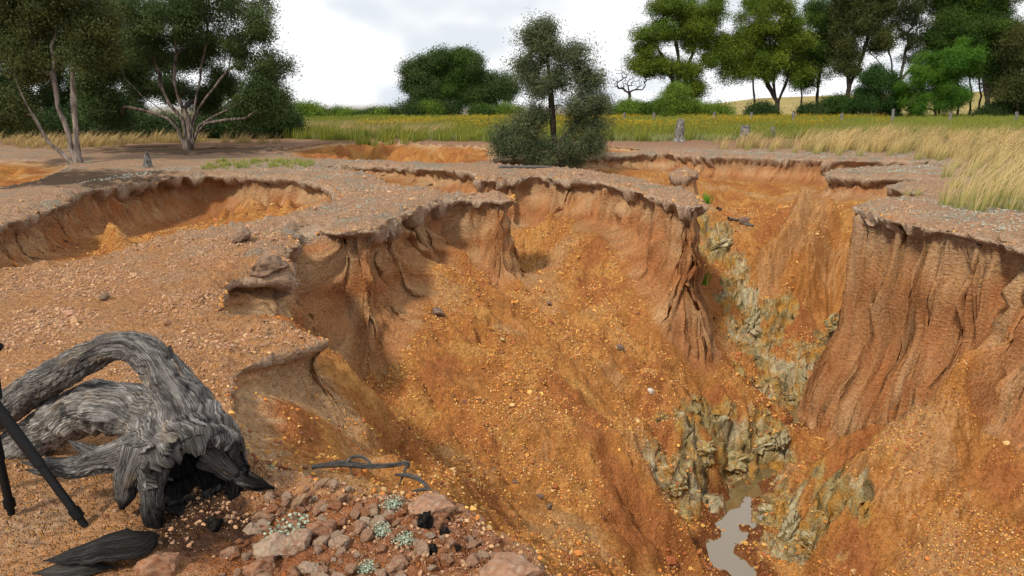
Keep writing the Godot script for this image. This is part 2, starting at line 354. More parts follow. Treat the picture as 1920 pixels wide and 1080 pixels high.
func terrain() -> void:
	floor_field()
	xs = lines([[-220.0, -30.0, 12.0, 1.2], [-30.0, -14.0, 1.0, 0.12], [-14.0, -5.0, 0.10, 0.05], [-5.0, 7.0, 0.034, 0.034], [7.0, 12.0, 0.05, 0.2], [12.0, 30.0, 0.2, 1.2], [30.0, 220.0, 1.2, 12.0]])
	zs = lines([[-420.0, -60.0, 16.0, 1.6], [-60.0, -30.0, 1.2, 0.14], [-30.0, -14.0, 0.13, 0.05], [-14.0, -1.4, 0.036, 0.030], [-1.4, 3.0, 0.05, 0.3], [3.0, 12.0, 0.3, 2.0]])
	var nx := xs.size()
	var nz := zs.size()
	print("grid ", nx, " x ", nz)
	var rims := [[Vector2(0.16, -2.13), Vector2(0.05, -2.26), Vector2(-0.06, -2.37), Vector2(-0.23, -2.56), Vector2(-0.38, -2.68), Vector2(-0.65, -2.75), Vector2(-0.89, -2.83), Vector2(-1.09, -2.93), Vector2(-1.27, -3.05), Vector2(-1.43, -3.22), Vector2(-1.63, -3.58), Vector2(-1.81, -4.14), Vector2(-1.72, -4.48), Vector2(-1.51, -4.82), Vector2(-1.66, -5.03), Vector2(-2.09, -5.30), Vector2(-2.52, -5.49), Vector2(-2.70, -5.78), Vector2(-2.91, -6.55), Vector2(-2.88, -6.87), Vector2(-2.45, -7.27), Vector2(-2.62, -7.78), Vector2(-2.84, -8.64), Vector2(-3.00, -9.27), Vector2(-3.03, -9.80), Vector2(-2.98, -10.23), Vector2(-2.57, -9.57), Vector2(-2.05, -9.57), Vector2(-1.92, -10.29), Vector2(-1.88, -11.17), Vector2(-1.55, -12.36), Vector2(-1.26, -13.13), Vector2(-0.63, -13.30), Vector2(-0.16, -13.13), Vector2(-0.26, -13.91), Vector2(-1.27, -13.73), Vector2(-1.55, -14.38), Vector2(-2.36, -15.10), Vector2(-3.06, -16.37), Vector2(-3.67, -18.03), Vector2(-4.80, -19.32), Vector2(-5.66, -21.02), Vector2(-4.15, -20.62), Vector2(-2.46, -19.86), Vector2(-1.19, -19.15), Vector2(-0.83, -18.33), Vector2(-0.80, -17.16), Vector2(-0.13, -17.16), Vector2(0.55, -17.73), Vector2(1.30, -16.76), Vector2(2.02, -16.25), Vector2(2.56, -14.88), Vector2(2.83, -13.64), Vector2(3.02, -12.73), Vector2(3.21, -12.07), Vector2(3.56, -13.13), Vector2(3.66, -14.19), Vector2(3.32, -15.20), Vector2(2.64, -17.88), Vector2(1.36, -19.50), Vector2(-0.32, -20.42), Vector2(-0.77, -22.09), Vector2(0.00, -23.53), Vector2(1.90, -24.60), Vector2(3.78, -25.76), Vector2(5.59, -26.39), Vector2(5.74, -26.39), Vector2(6.60, -25.17), Vector2(8.17, -24.05), Vector2(9.35, -23.28), Vector2(10.46, -22.55), Vector2(12.90, -22.55), Vector2(13.64, -21.22), Vector2(11.49, -20.04), Vector2(9.17, -19.32), Vector2(8.59, -18.82), Vector2(8.82, -17.73), Vector2(9.34, -17.16), Vector2(10.65, -16.89), Vector2(9.23, -16.00), Vector2(8.57, -15.42), Vector2(8.48, -14.88), Vector2(8.60, -13.64), Vector2(6.75, -12.66), Vector2(6.15, -12.07), Vector2(6.15, -11.48), Vector2(6.23, -10.23), Vector2(6.38, -9.23), Vector2(6.53, -8.72), Vector2(6.52, -8.16), Vector2(7.20, -6.20), Vector2(8.20, -4.00), Vector2(8.00, -1.60), Vector2(6.00, -0.40), Vector2(3.50, -0.50), Vector2(1.80, -1.10), Vector2(0.80, -1.75)], [Vector2(-5.81, -7.07), Vector2(-5.26, -7.27), Vector2(-4.97, -7.55), Vector2(-4.68, -7.90), Vector2(-4.62, -8.29), Vector2(-4.70, -8.94), Vector2(-4.31, -9.71), Vector2(-3.92, -10.55), Vector2(-3.46, -11.74), Vector2(-3.29, -13.13), Vector2(-4.01, -15.20), Vector2(-5.26, -16.89), Vector2(-6.24, -17.44), Vector2(-7.42, -18.03), Vector2(-8.41, -17.44), Vector2(-8.92, -16.12), Vector2(-8.98, -14.00), Vector2(-8.21, -12.07), Vector2(-7.79, -10.49), Vector2(-7.78, -9.62)], [Vector2(-7.79, -24.60), Vector2(-5.58, -22.55), Vector2(-3.85, -21.65), Vector2(-2.12, -21.02), Vector2(-1.00, -21.43), Vector2(-0.47, -24.60), Vector2(-0.71, -30.86), Vector2(-2.48, -32.22), Vector2(-4.02, -32.70), Vector2(-4.60, -34.24), Vector2(-7.44, -35.91), Vector2(-9.32, -33.71), Vector2(-9.45, -29.21)], [Vector2(-11.69, -14.38), Vector2(-10.93, -14.58), Vector2(-11.14, -15.88), Vector2(-12.31, -18.65), Vector2(-13.59, -21.02), Vector2(-15.69, -22.55), Vector2(-18.51, -23.03)], [Vector2(3.29, -26.71), Vector2(4.53, -26.71), Vector2(5.40, -29.21), Vector2(4.04, -30.86), Vector2(2.77, -30.01)]]
	var curves := []
	var polys := []
	var boxes := []
	for r in rims:
		var c := rim_curve(r)
		curves.append(c)
		polys.append(c.get_baked_points())
		var box := Rect2(r[0], Vector2.ZERO)
		for p in r:
			box = box.expand(p)
		boxes.append(box.grow(1.2))
	var isl := rim_curve([Vector2(4.23, -18.03), Vector2(4.68, -17.73), Vector2(5.08, -18.98), Vector2(4.65, -19.32)])
	var isl_poly := isl.get_baked_points()
	var isl_box := Rect2(isl_poly[0], Vector2.ZERO)
	for p in isl_poly:
		isl_box = isl_box.expand(p)
	isl_box = isl_box.grow(2.0)
	var n_big := fnl(1, 0.45, 2)
	var n_mid := fnl(2, 2.2, 2)
	var total := nx * nz
	var dist := PackedFloat32Array()
	dist.resize(total)
	var off := PackedFloat32Array()
	off.resize(total)
	var which := PackedByteArray()
	which.resize(total)
	for j in nz:
		var z := zs[j]
		for i in nx:
			var k := j * nx + i
			var x := xs[i]
			if z < -44.0 or absf(x) > 26.0 or z > 2.0:
				dist[k] = -3.0
				continue
			var wx := 0.10 * n_big.get_noise_2d(x, z) + 0.075 * n_mid.get_noise_2d(x, z)
			var wz := 0.10 * n_big.get_noise_2d(x + 71.0, z) + 0.075 * n_mid.get_noise_2d(x + 71.0, z)
			var p := Vector2(x + wx, z + wz)
			var best := -3.0
			for g in 5:
				var box: Rect2 = boxes[g]
				if not box.has_point(p):
					continue
				var c: Curve2D = curves[g]
				var o := c.get_closest_offset(p)
				var d := p.distance_to(c.sample_baked(o))
				if not Geometry2D.is_point_in_polygon(p, polys[g]):
					d = -d
				if d > best:
					best = d
					off[k] = o + g * 131.0
					which[k] = g
			if isl_box.has_point(p):
				var o := isl.get_closest_offset(p)
				var d := p.distance_to(isl.sample_baked(o))
				if Geometry2D.is_point_in_polygon(p, isl_poly):
					d = -d
				if d < best:
					best = d
					off[k] = o + 900.0
			dist[k] = best
	for j in range(1, nz - 1):
		for i in range(1, nx - 1):
			var k := j * nx + i
			if absf(dist[k]) > 0.2 and dist[k] > -3.0 and signf(dist[k]) != signf(dist[k - 1]) and signf(dist[k]) != signf(dist[k + 1]) and signf(dist[k]) != signf(dist[k - nx]):
				dist[k] = -dist[k]
	for pass_no in 2:
		var soft := dist.duplicate()
		for j in range(2, nz - 2):
			if zs[j] < -44.0 or zs[j] > 2.0:
				continue
			for i in range(2, nx - 2):
				var k := j * nx + i
				if absf(dist[k]) < 1.6:
					soft[k] = 0.2 * (dist[k] + dist[k - 1] + dist[k + 1] + dist[k - nx] + dist[k + nx])
		dist = soft
	print("distance done ", Time.get_ticks_msec())
	verts.resize(total)
	inside = dist
	rocky.resize(total)
	var cols := PackedColorArray()
	cols.resize(total)
	var n_flute := fnl(5, 0.5, 1)
	var n_rib := fnl(6, 1.7, 2)
	var n_lump := fnl(7, 3.0, 3)
	var n_fine := fnl(8, 9.0, 2)
	var n_wide := fnl(9, 0.35, 3)
	var n_patch := fnl(10, 1.1, 4)
	var n_cell := fnl(13, 2.6, 2, FastNoiseLite.TYPE_CELLULAR)
	n_cell.cellular_return_type = FastNoiseLite.RETURN_DISTANCE2_SUB
	var n_band := fnl(14, 1.0, 2)
	var n_rill := fnl(18, 2.2, 2)
	var alcoves := [[Vector2(-2.856, -6.872), 0.32, 0.40], [Vector2(-2.981, -10.184), 0.16, 0.4], [Vector2(-8.609, -17.024), 0.9, 0.35], [Vector2(6.519, -8.753), 0.22, 0.5], [Vector2(-1.473, -12.506), 0.35, 0.3], [Vector2(-7.654, -17.583), 0.25, 0.4], [Vector2(9.283, -17.299), 0.4, 0.3]]
	var n_knob := fnl(16, 3.2, 3)
	var n_cob := fnl(17, 4.2, 2, FastNoiseLite.TYPE_CELLULAR)
	n_cob.cellular_return_type = FastNoiseLite.RETURN_DISTANCE
	for j in nz:
		var z := zs[j]
		for i in nx:
			var k := j * nx + i
			var x := xs[i]
			var d := dist[k]
			var pl := 0.0
			# plateau level: gently uneven, falling away behind, rising to a low hill far on the right
			if z > -60.0:
				pl = 0.07 * n_wide.get_noise_2d(x * 0.5, z * 0.5) * smoothstep(-1.0, -6.0, z)
			if z < -45.0:
				var far := -z - 45.0
				pl += -0.03 * maxf(0.0, far - 48.0) * (1.0 - smoothstep(30.0, 80.0, x)) + 7.0 * smoothstep(70.0, 220.0, far) * smoothstep(85.0, 160.0, x)
			if d <= -0.9:
				var y := pl
				if z > -45.0:
					y += 0.018 * n_lump.get_noise_2d(x, z) + 0.012 * n_fine.get_noise_2d(x, z)
				verts[k] = Vector3(x, y, z)
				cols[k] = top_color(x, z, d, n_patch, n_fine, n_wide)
				continue
			# direction into the gully
			var i0 := maxi(i - 3, 0)
			var i1 := mini(i + 3, nx - 1)
			var j0 := maxi(j - 3, 0)
			var j1 := mini(j + 3, nz - 1)
			var gr := Vector2((dist[j * nx + i1] - dist[j * nx + i0]) / (xs[i1] - xs[i0]), (dist[j1 * nx + i] - dist[j0 * nx + i]) / (zs[j1] - zs[j0]))
			var gl := gr.length()
			gr = gr / maxf(gl, 0.9)
			var o := off[k]
			var big := n_flute.get_noise_1d(o)
			var rib := n_rib.get_noise_1d(o)
			if d <= 0.0:
				var e := smoothstep(-0.9, -0.1, d)
				var lump := n_lump.get_noise_2d(x * 1.2, z * 1.2)
				var knob := -n_cob.get_noise_3d(x, 0.0, z) - 0.5
				var y := pl + 0.018 * lump + 0.012 * n_fine.get_noise_2d(x, z) + e * (0.10 * absf(lump) + 0.13 * knob - 0.04) - 0.06 * (lerpf(0.32, 1.0, smoothstep(-4.2, -8.5, z)) if x < 3.0 else 1.0) * smoothstep(-0.14, 0.0, d)
				verts[k] = Vector3(x, y, z)
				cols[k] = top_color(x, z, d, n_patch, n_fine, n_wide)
				continue
			var g := which[k]
			var fy: float
			var rock := 0.0
			if g <= 1:
				fy = field(floor_y, x, z)
				rock = field(floor_rock, x, z)
			else:
				fy = -0.18 - 1.1 * smoothstep(0.0, 4.0, d) + 0.85 * n_wide.get_noise_2d(x * 1.6, z * 1.6) * smoothstep(0.2, 2.0, d)
				fy = minf(fy, -0.1)
			var near := lerpf(0.32, 1.0, smoothstep(-4.2, -8.5, z)) if x < 3.0 else 1.0
			var W := (0.62 if g <= 1 else 0.45) * maxf(near, 0.45)
			var drop := pl - fy
			if d < W:
				var kk := smoothstep(0.10, 0.55, drop) * (0.25 if o >= 900.0 else 1.0)
				var t := d / W
				var crust := minf(0.17 + 0.08 * big + 0.36 * maxf(0.0, n_lump.get_noise_1d(o * 0.75) + 0.2) * smoothstep(-0.35, 0.3, n_band.get_noise_1d(o * 0.7 + 90.0)), 0.55 * drop)
				crust = clampf(crust, 0.05, near * 0.42)
				var under := (0.06 + 0.16 * maxf(0.0, big + 0.15) + 0.06 * absf(rib)) * kk * near
				for al in alcoves:
					var aa := (Vector2(x, z) - (al[0] as Vector2)).length() / float(al[1])
					if aa < 2.0:
						under += float(al[2]) * exp(-aa * aa) * kk
				var foot := minf(W * 0.9, 0.05 + 0.10 * drop)
				var h: float
				var y: float
				if t < 0.10:
					h = 0.02 * t / 0.10
					y = pl - 0.06 * near - 0.05 * t
				elif t < 0.28:
					var s := (t - 0.10) / 0.18
					h = 0.02 + 0.05 * sin(s * PI) * kk
					y = lerpf(pl - 0.06 * near - 0.005, pl - crust, s)
				elif t < 0.40:
					var s := (t - 0.28) / 0.12
					h = lerpf(0.02, -under, s)
					y = pl - crust - 0.05 * s * kk * near
				elif t < 0.9:
					var s := (t - 0.40) / 0.5
					var broken := 0.35 + 0.65 * smoothstep(-0.3, 0.3, n_band.get_noise_3d(x * 1.4, (pl - fy) * s * 1.1, z * 1.4))
					h = lerpf(-under, foot, pow(s, 1.6)) + near * kk * sin(PI * minf(1.0, 0.12 + s * 0.95)) * (broken * (0.40 * absf(rib) - 0.07) + 0.12 * big)
					h += kk * smoothstep(1.5, 2.6, drop) * (0.14 * absf(rib) - 0.13 * smoothstep(0.40, 0.47, s + 0.16 * n_band.get_noise_1d(o * 0.9)) + 0.16 * smoothstep(0.62, 0.85, s))
					h += kk * smoothstep(1.0, 2.0, drop) * 0.12 * n_band.get_noise_3d(x * 0.8, drop * s * 2.6, z * 0.8)
					y = lerpf(pl - crust - 0.05 * kk * near, fy + 0.06 * drop, s)
				else:
					var s := (t - 0.9) / 0.1
					h = lerpf(foot, W, s)
					y = lerpf(fy + 0.06 * drop, fy, s)
				var q := Vector3(x + gr.x * (h - d), y, z + gr.y * (h - d))
				var lump := n_lump.get_noise_3d(q.x * 1.3, q.y * 1.3, q.z * 1.3)
				if t > 0.36:
					var blk := (n_cell.get_noise_3d(q.x * 0.8, q.y * 0.55, q.z * 0.8) + 0.6) * kk * near
					q += Vector3(gr.x, 0.0, gr.y) * 0.14 * blk
				var amp := 0.05 if t < 0.36 else 0.055
				if t < 0.36:
					lump += -1.9 * n_cob.get_noise_3d(q.x, q.y, q.z) - 0.85
				var bump := amp * lump * 1.5 + 0.045 * n_fine.get_noise_3d(q.x * 1.2, q.y * 1.2, q.z * 1.2)
				q += Vector3(gr.x, 0.25, gr.y) * bump * (0.45 + 0.55 * kk) * (0.4 + 0.6 * near)
				verts[k] = q
				var c: Color
				if t < 0.36:
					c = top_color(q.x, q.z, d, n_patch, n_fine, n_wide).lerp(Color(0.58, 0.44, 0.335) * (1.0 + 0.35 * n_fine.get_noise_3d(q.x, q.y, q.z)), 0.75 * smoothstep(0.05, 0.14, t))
				else:
					c = wall_color(q, pl - q.y, o, t, n_patch, n_fine, n_band)
					if t < 0.42:
						c = c.lerp(top_color(q.x, q.z, d, n_patch, n_fine, n_wide), 0.6)
				cols[k] = c
			else:
				var e := d - W
				var rill := (0.5 - absf(n_rib.get_noise_1d(o * 0.55 + 40.0 + 0.5 * n_wide.get_noise_2d(x * 3.0, z * 3.0))) * 2.0)
				var y := fy + 0.13 * rill * smoothstep(0.0, 0.35, e) * exp(-e / 1.7) * minf(1.0, drop)
				var calm := 1.0 - 0.85 * (field(floor_wet, x, z) if fy < -3.4 else 0.0)
				y += calm * 0.05 * n_patch.get_noise_2d(x, z) + calm * 0.035 * n_lump.get_noise_2d(x, z) + 0.014 * n_fine.get_noise_2d(x, z) + 0.035 * n_knob.get_noise_2d(x * 0.8, z * 0.8)
				y += (0.10 - 0.28 * absf(n_patch.get_noise_2d(x * 0.7 + 31.0, z * 0.7))) * smoothstep(0.2, 0.9, e) * calm
				if g <= 1:
					# rills: noise smeared down the slope
					var sl := Vector2(field(floor_y, x + 0.15, z) - field(floor_y, x - 0.15, z), field(floor_y, x, z + 0.15) - field(floor_y, x, z - 0.15)) / 0.3
					var steep := sl.length()
					if steep > 0.15:
						sl /= steep
						var lic := 0.0
						for m in range(-3, 4):
							lic += n_rill.get_noise_2d(x + sl.x * m * 0.22, z + sl.y * m * 0.22)
						y += (0.055 * lic - 0.05 * absf(lic)) * minf(1.0, steep * 1.5) * calm * smoothstep(0.0, 0.4, e)
				var q := Vector3(x, y, z)
				if rock > 0.12:
					var rw := smoothstep(0.4, 0.62, 0.75 * rock + 0.85 * n_patch.get_noise_2d(x * 1.1 + 9.0, z * 1.1) * minf(1.0, rock * 3.0) + 0.24)
					rocky[k] = rw
					var cell := n_cell.get_noise_3d(x, y * 0.7, z)
					var jag := n_lump.get_noise_3d(x * 1.7 + 30.0, y, z * 1.7)
					q.y += rw * (0.20 * (cell + 0.75) + 0.22 * absf(jag) + 0.06 * n_knob.get_noise_3d(x * 2.0, y, z * 2.0) - 0.08)
					q.x += rw * 0.14 * n_lump.get_noise_3d(x, z, y + 50.0)
					q.z += rw * 0.14 * n_lump.get_noise_3d(z, x, y + 90.0)
				verts[k] = q
				cols[k] = talus_color(q, d, rocky[k], n_patch, n_fine, n_wide, n_band)
	print("surface done ", Time.get_ticks_msec())
	var idx := PackedInt32Array()
	idx.resize((nx - 1) * (nz - 1) * 6)
	var w := 0
	for j in nz - 1:
		for i in nx - 1:
			var a := j * nx + i
			idx[w] = a
			idx[w + 1] = a + 1
			idx[w + 2] = a + nx
			idx[w + 3] = a + 1
			idx[w + 4] = a + nx + 1
			idx[w + 5] = a + nx
			w += 6
	var arr := []
	arr.resize(Mesh.ARRAY_MAX)
	arr[Mesh.ARRAY_VERTEX] = verts
	arr[Mesh.ARRAY_COLOR] = cols
	arr[Mesh.ARRAY_INDEX] = idx
	var am := ArrayMesh.new()
	am.add_surface_from_arrays(Mesh.PRIMITIVE_TRIANGLES, arr)
	var st := SurfaceTool.new()
	st.create_from(am, 0)
	st.generate_normals()
	am = st.commit()
	soil_norm = am.surface_get_arrays(0)[Mesh.ARRAY_NORMAL]
	var o := part("ground", am, M.soil, self)
	tag(o, "", "", "", "structure")
	print("terrain done ", Time.get_ticks_msec())

func top_color(x: float, z: float, d: float, np: FastNoiseLite, nf: FastNoiseLite, nw: FastNoiseLite) -> Color:
	var a := np.get_noise_2d(x, z)
	var f := nf.get_noise_2d(x * 1.6, z * 1.6)
	var c := Color(0.47, 0.312, 0.212)
	# gravelly ochre patches, mostly on the near ground
	var och := smoothstep(0.1, 0.55, smoothstep(-10.5, -6.0, z) * (0.75 if x < 2.0 else 0.2) + 0.55 * a)
	c = c.lerp(Color(0.49, 0.262, 0.130), och)
	c = c.lerp(Color(0.40, 0.285, 0.195), 0.55 * smoothstep(0.1, 0.5, a + 0.3 * f))
	# grey lichen crust
	var li := nw.get_noise_2d(x * 2.1 + 50.0, z * 2.1)
	var lw := smoothstep(0.12, 0.45, li + 0.5 * f) * (1.0 - och) * smoothstep(-4.0, -9.0, z)
	c = c.lerp(Color(0.30, 0.305, 0.26), 0.75 * lw)
	c = c.lerp(Color(0.16, 0.115, 0.085), 0.5 * smoothstep(0.2, 0.55, f - 0.3 * a))
	if z < -27.0:
		var red := smoothstep(-27.0, -32.0, z)
		c = c.lerp(Color(0.32, 0.17, 0.11), 0.6 * red)
		var g := smoothstep(-33.0, -40.0, z + 4.0 * nw.get_noise_2d(x * 0.4, z * 0.4))
		c = c.lerp(Color(0.17, 0.15, 0.05), g)
		if z < -110.0:
			c = c.lerp(Color(0.36, 0.30, 0.13), smoothstep(-110.0, -130.0, z))
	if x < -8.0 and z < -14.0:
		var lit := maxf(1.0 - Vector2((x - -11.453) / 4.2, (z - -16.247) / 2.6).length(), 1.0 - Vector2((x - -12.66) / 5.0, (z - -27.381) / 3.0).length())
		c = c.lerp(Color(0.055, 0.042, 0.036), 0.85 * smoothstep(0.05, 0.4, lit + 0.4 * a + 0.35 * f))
	if z > -3.2 and x < 0.6:
		var rub := 1.0 - Vector2((x - -0.675) / 0.75, (z - -2.34) / 0.42).length()
		c = c.lerp(Color(0.30, 0.115, 0.055), 0.8 * smoothstep(0.0, 0.35, rub + 0.4 * a + 0.3 * f))
		var burn := 1.0 - Vector2((x - -1.262) / 0.30, (z - -2.428) / 0.26).length()
		c = c.lerp(Color(0.035, 0.026, 0.022), 0.85 * smoothstep(0.0, 0.4, burn + 0.4 * a + 0.4 * f))
	return c * 1.12 * (1.0 + 0.25 * f)

func wall_color(q: Vector3, below: float, o: float, t: float, np: FastNoiseLite, nf: FastNoiseLite, nb: FastNoiseLite) -> Color:
	var a := np.get_noise_3d(q.x, q.y * 0.8, q.z)
	var f := nf.get_noise_3d(q.x * 1.3, q.y * 1.3, q.z * 1.3)
	var streak := 0.6 * nb.get_noise_2d(o * 2.2, q.y * 0.5) + 0.6 * nb.get_noise_3d(q.x * 1.5, q.y * 1.2, q.z * 1.5)
	var c := Color(0.46, 0.235, 0.110)
	var pale := smoothstep(0.85, 0.3, below + 0.6 * a)
	c = c.lerp(Color(0.50, 0.345, 0.205), 0.8 * pale)
	c = c.lerp(Color(0.52, 0.335, 0.185), 0.75 * smoothstep(0.05, 0.4, streak))
	c = c.lerp(Color(0.36, 0.14, 0.06), 0.45 * smoothstep(0.08, 0.5, -streak + 0.4 * a))
	c = c.lerp(Color(0.36, 0.13, 0.045), 0.5 * smoothstep(0.1, 0.4, nb.get_noise_2d(q.y * 2.2, 7.0 + 0.2 * q.x)))
	return c * 1.25 * (1.0 + 0.22 * f)

func talus_color(q: Vector3, d: float, rw: float, np: FastNoiseLite, nf: FastNoiseLite, nw: FastNoiseLite, nb: FastNoiseLite) -> Color:
	var a := np.get_noise_2d(q.x * 0.8, q.z * 0.8)
	var f := nf.get_noise_2d(q.x * 1.6, q.z * 1.6)
	var b := nw.get_noise_2d(q.x * 1.4 + 20.0, q.z * 1.4)
	var c := Color(0.47, 0.215, 0.070)
	c = c.lerp(Color(0.55, 0.290, 0.098), smoothstep(0.0, 0.5, a + 0.3 * f))
	c = c.lerp(Color(0.38, 0.145, 0.060), 0.7 * smoothstep(0.0, 0.4, b - 0.3 * a))
	c = c.lerp(Color(0.52, 0.32, 0.165), 0.65 * smoothstep(0.15, 0.45, -b + 0.3 * f))
	var wet := field(floor_wet, q.x, q.z) if q.y < -3.4 else 0.0
	c = c.lerp(Color(0.20, 0.075, 0.035), 0.9 * smoothstep(0.1, 0.6, wet + 0.3 * a))
	if rw > 0.0:
		var s := nb.get_noise_3d(q.x * 2.6, q.y * 4.0, q.z * 2.6)
		var r := Color(0.44, 0.35, 0.17)
		r = r.lerp(Color(0.50, 0.27, 0.07), smoothstep(-0.05, 0.3, s + 0.3 * f))
		r = r.lerp(Color(0.13, 0.10, 0.055), 0.8 * smoothstep(0.15, 0.4, -s + 0.35 * a))
		r = r.lerp(Color(0.58, 0.54, 0.38), 0.8 * smoothstep(0.15, 0.45, a + 0.4 * f))
		c = c.lerp(r, smoothstep(0.1, 0.6, rw + 0.3 * f))
	return c * 1.12 * (1.0 + 0.22 * f)

func ground_at(x: float, z: float) -> float:
	var i := clampi(xs.bsearch(x) - 1, 0, xs.size() - 2)
	var j := clampi(zs.bsearch(z) - 1, 0, zs.size() - 2)
	var u := clampf((x - xs[i]) / (xs[i + 1] - xs[i]), 0, 1)
	var v := clampf((z - zs[j]) / (zs[j + 1] - zs[j]), 0, 1)
	var nx := xs.size()
	var k := j * nx + i
	return lerpf(lerpf(verts[k].y, verts[k + 1].y, u), lerpf(verts[k + nx].y, verts[k + nx + 1].y, u), v)

func pools() -> void:
	for r in [[-4.53, [Vector2(4.57, -10.75), Vector2(4.15, -9.91), Vector2(3.79, -9.30), Vector2(3.42, -8.89), Vector2(3.27, -8.33), Vector2(3.30, -7.62), Vector2(3.04, -7.62), Vector2(2.88, -8.22), Vector2(2.95, -8.74), Vector2(3.26, -9.30), Vector2(3.51, -9.87), Vector2(4.08, -10.47)]], [-4.13, [Vector2(5.61, -12.42), Vector2(5.96, -12.49), Vector2(5.88, -11.94), Vector2(5.54, -11.50), Vector2(5.41, -11.72)]]]:
		var poly := PackedVector2Array(r[1])
		var grown: Array = Geometry2D.offset_polygon(poly, 0.10, Geometry2D.JOIN_ROUND)
		poly = grown[0]
		var tri := Geometry2D.triangulate_polygon(poly)
		var st := SurfaceTool.new()
		st.begin(Mesh.PRIMITIVE_TRIANGLES)
		var n := tri.size() / 3
		for k in n:
			var a := poly[tri[k * 3]]
			var b := poly[tri[k * 3 + 1]]
			var c := poly[tri[k * 3 + 2]]
			var up := (b - a).cross(c - a) > 0.0
			st.set_normal(Vector3.UP)
			for q in ([a, b, c] if up else [a, c, b]):
				st.add_vertex(Vector3(q.x, 0, q.y))
		var o := part("water", st.commit(), M.water, self)
		o.position.y = r[0]
		tag(o, "", "", "", "structure")

func sky() -> void:
	var w := 1024
	var h := 512
	var im := Image.create(w, h, false, Image.FORMAT_RGBF)
	var n := fnl(77, 1.3, 5)
	var n2 := fnl(78, 3.2, 4)
	for j in h:
		var el := (0.5 - (j + 0.5) / h) * PI
		for i in w:
			var az := (i + 0.5) / w * TAU
			var dir := Vector3(sin(az) * cos(el), sin(el), cos(az) * cos(el))
			# clouds as a layer overhead, so that they flatten towards the horizon
			var s := 1.0 / (maxf(dir.y, 0.0) + 0.30)
			var v := n.get_noise_3d(dir.x * s, 1.7, dir.z * s) + 0.35 * n2.get_noise_3d(dir.x * s, 4.1, dir.z * s)
			var dark := smoothstep(-0.12, 0.40, v)
			var c := Color(0.88, 0.89, 0.90).lerp(Color(0.63, 0.68, 0.73), 0.9 * dark)
			if el < -0.08:
				c = Color(0.25, 0.2, 0.12)
			im.set_pixel(i, j, c)
	var ps := PanoramaSkyMaterial.new()
	ps.panorama = ImageTexture.create_from_image(im)
	var sk := Sky.new()
	sk.sky_material = ps
	var env := Environment.new()
	env.background_mode = Environment.BG_SKY
	env.sky = sk
	env.tonemap_mode = Environment.TONE_MAPPER_LINEAR
	env.tonemap_exposure = 1.22
	env.ambient_light_source = Environment.AMBIENT_SOURCE_SKY
	env.sdfgi_enabled = true
	env.ssao_enabled = true
	env.ssil_enabled = true
	var we := WorldEnvironment.new()
	we.name = "environment"
	we.environment = env
	add_child(we)


# ---------------------------------------------------------------- plants
func sweep(st: SurfaceTool, pts: Array, rad: Array, sides: int, cap := true) -> void:
	# tube along pts, as triangles with smooth normals
	var n := pts.size()
	var ref := Vector3.RIGHT
	var rings := []
	var axes := []
	for k in n:
		var dir: Vector3 = (pts[mini(k + 1, n - 1)] - pts[maxi(k - 1, 0)])
		dir = dir.normalized() if dir.length() > 0.00001 else Vector3.UP
		var u := (ref - dir * ref.dot(dir))
		if u.length() < 0.05:
			u = Vector3.FORWARD - dir * Vector3.FORWARD.dot(dir)
		u = u.normalized()
		ref = u
		var v := dir.cross(u)
		var ring := []
		for s in sides:
			var a := TAU * s / sides
			ring.append(u * cos(a) + v * sin(a))
		rings.append(ring)
		axes.append(dir)
	for k in n - 1:
		for s in sides:
			var s2 := (s + 1) % sides
			var q := [[k, s], [k + 1, s], [k, s2], [k, s2], [k + 1, s], [k + 1, s2]]
			for e in q:
				var nn: Vector3 = rings[e[0]][e[1]]
				st.set_normal(nn)
				st.add_vertex(pts[e[0]] + nn * float(rad[e[0]]))
	if cap:
		for e in [[0, -1.0], [n - 1, 1.0]]:
			for s in sides:
				st.set_normal(axes[e[0]] * e[1])
				var c: Vector3 = pts[e[0]]
				st.add_vertex(c)
				if e[1] < 0:
					st.add_vertex(c + rings[e[0]][s] * float(rad[e[0]]))
					st.add_vertex(c + rings[e[0]][(s + 1) % sides] * float(rad[e[0]]))
				else:
					st.add_vertex(c + rings[e[0]][(s + 1) % sides] * float(rad[e[0]]))
					st.add_vertex(c + rings[e[0]][s] * float(rad[e[0]]))

func leaf_spray(count: int, size: float, leaf: float, width: float, droop: float, sd: int) -> ArrayMesh:
	var r := RandomNumberGenerator.new()
	r.seed = sd
	var st := SurfaceTool.new()
	st.begin(Mesh.PRIMITIVE_TRIANGLES)
	for k in count:
		var p := Vector3(r.randfn(), r.randfn() * 0.8, r.randfn()) * size * 0.45
		var dir := Vector3(r.randfn(), r.randfn() - droop, r.randfn()).normalized()
		var side := dir.cross(Vector3(r.randfn(), r.randfn(), r.randfn())).normalized()
		var l := leaf * r.randf_range(0.65, 1.25)
		var w := width * r.randf_range(0.7, 1.3)
		var nn := dir.cross(side).normalized()
		var a := p
		var b := p + dir * l * 0.45 + side * w * 0.5
		var c := p + dir * l + nn * l * 0.12
		var d := p + dir * l * 0.45 - side * w * 0.5
		var tone := r.randf_range(0.82, 1.18)
		st.set_color(Color(tone, tone, tone))
		st.set_normal(nn)
		for v in [a, b, c, a, c, d]:
			st.add_vertex(v)
	return st.commit()

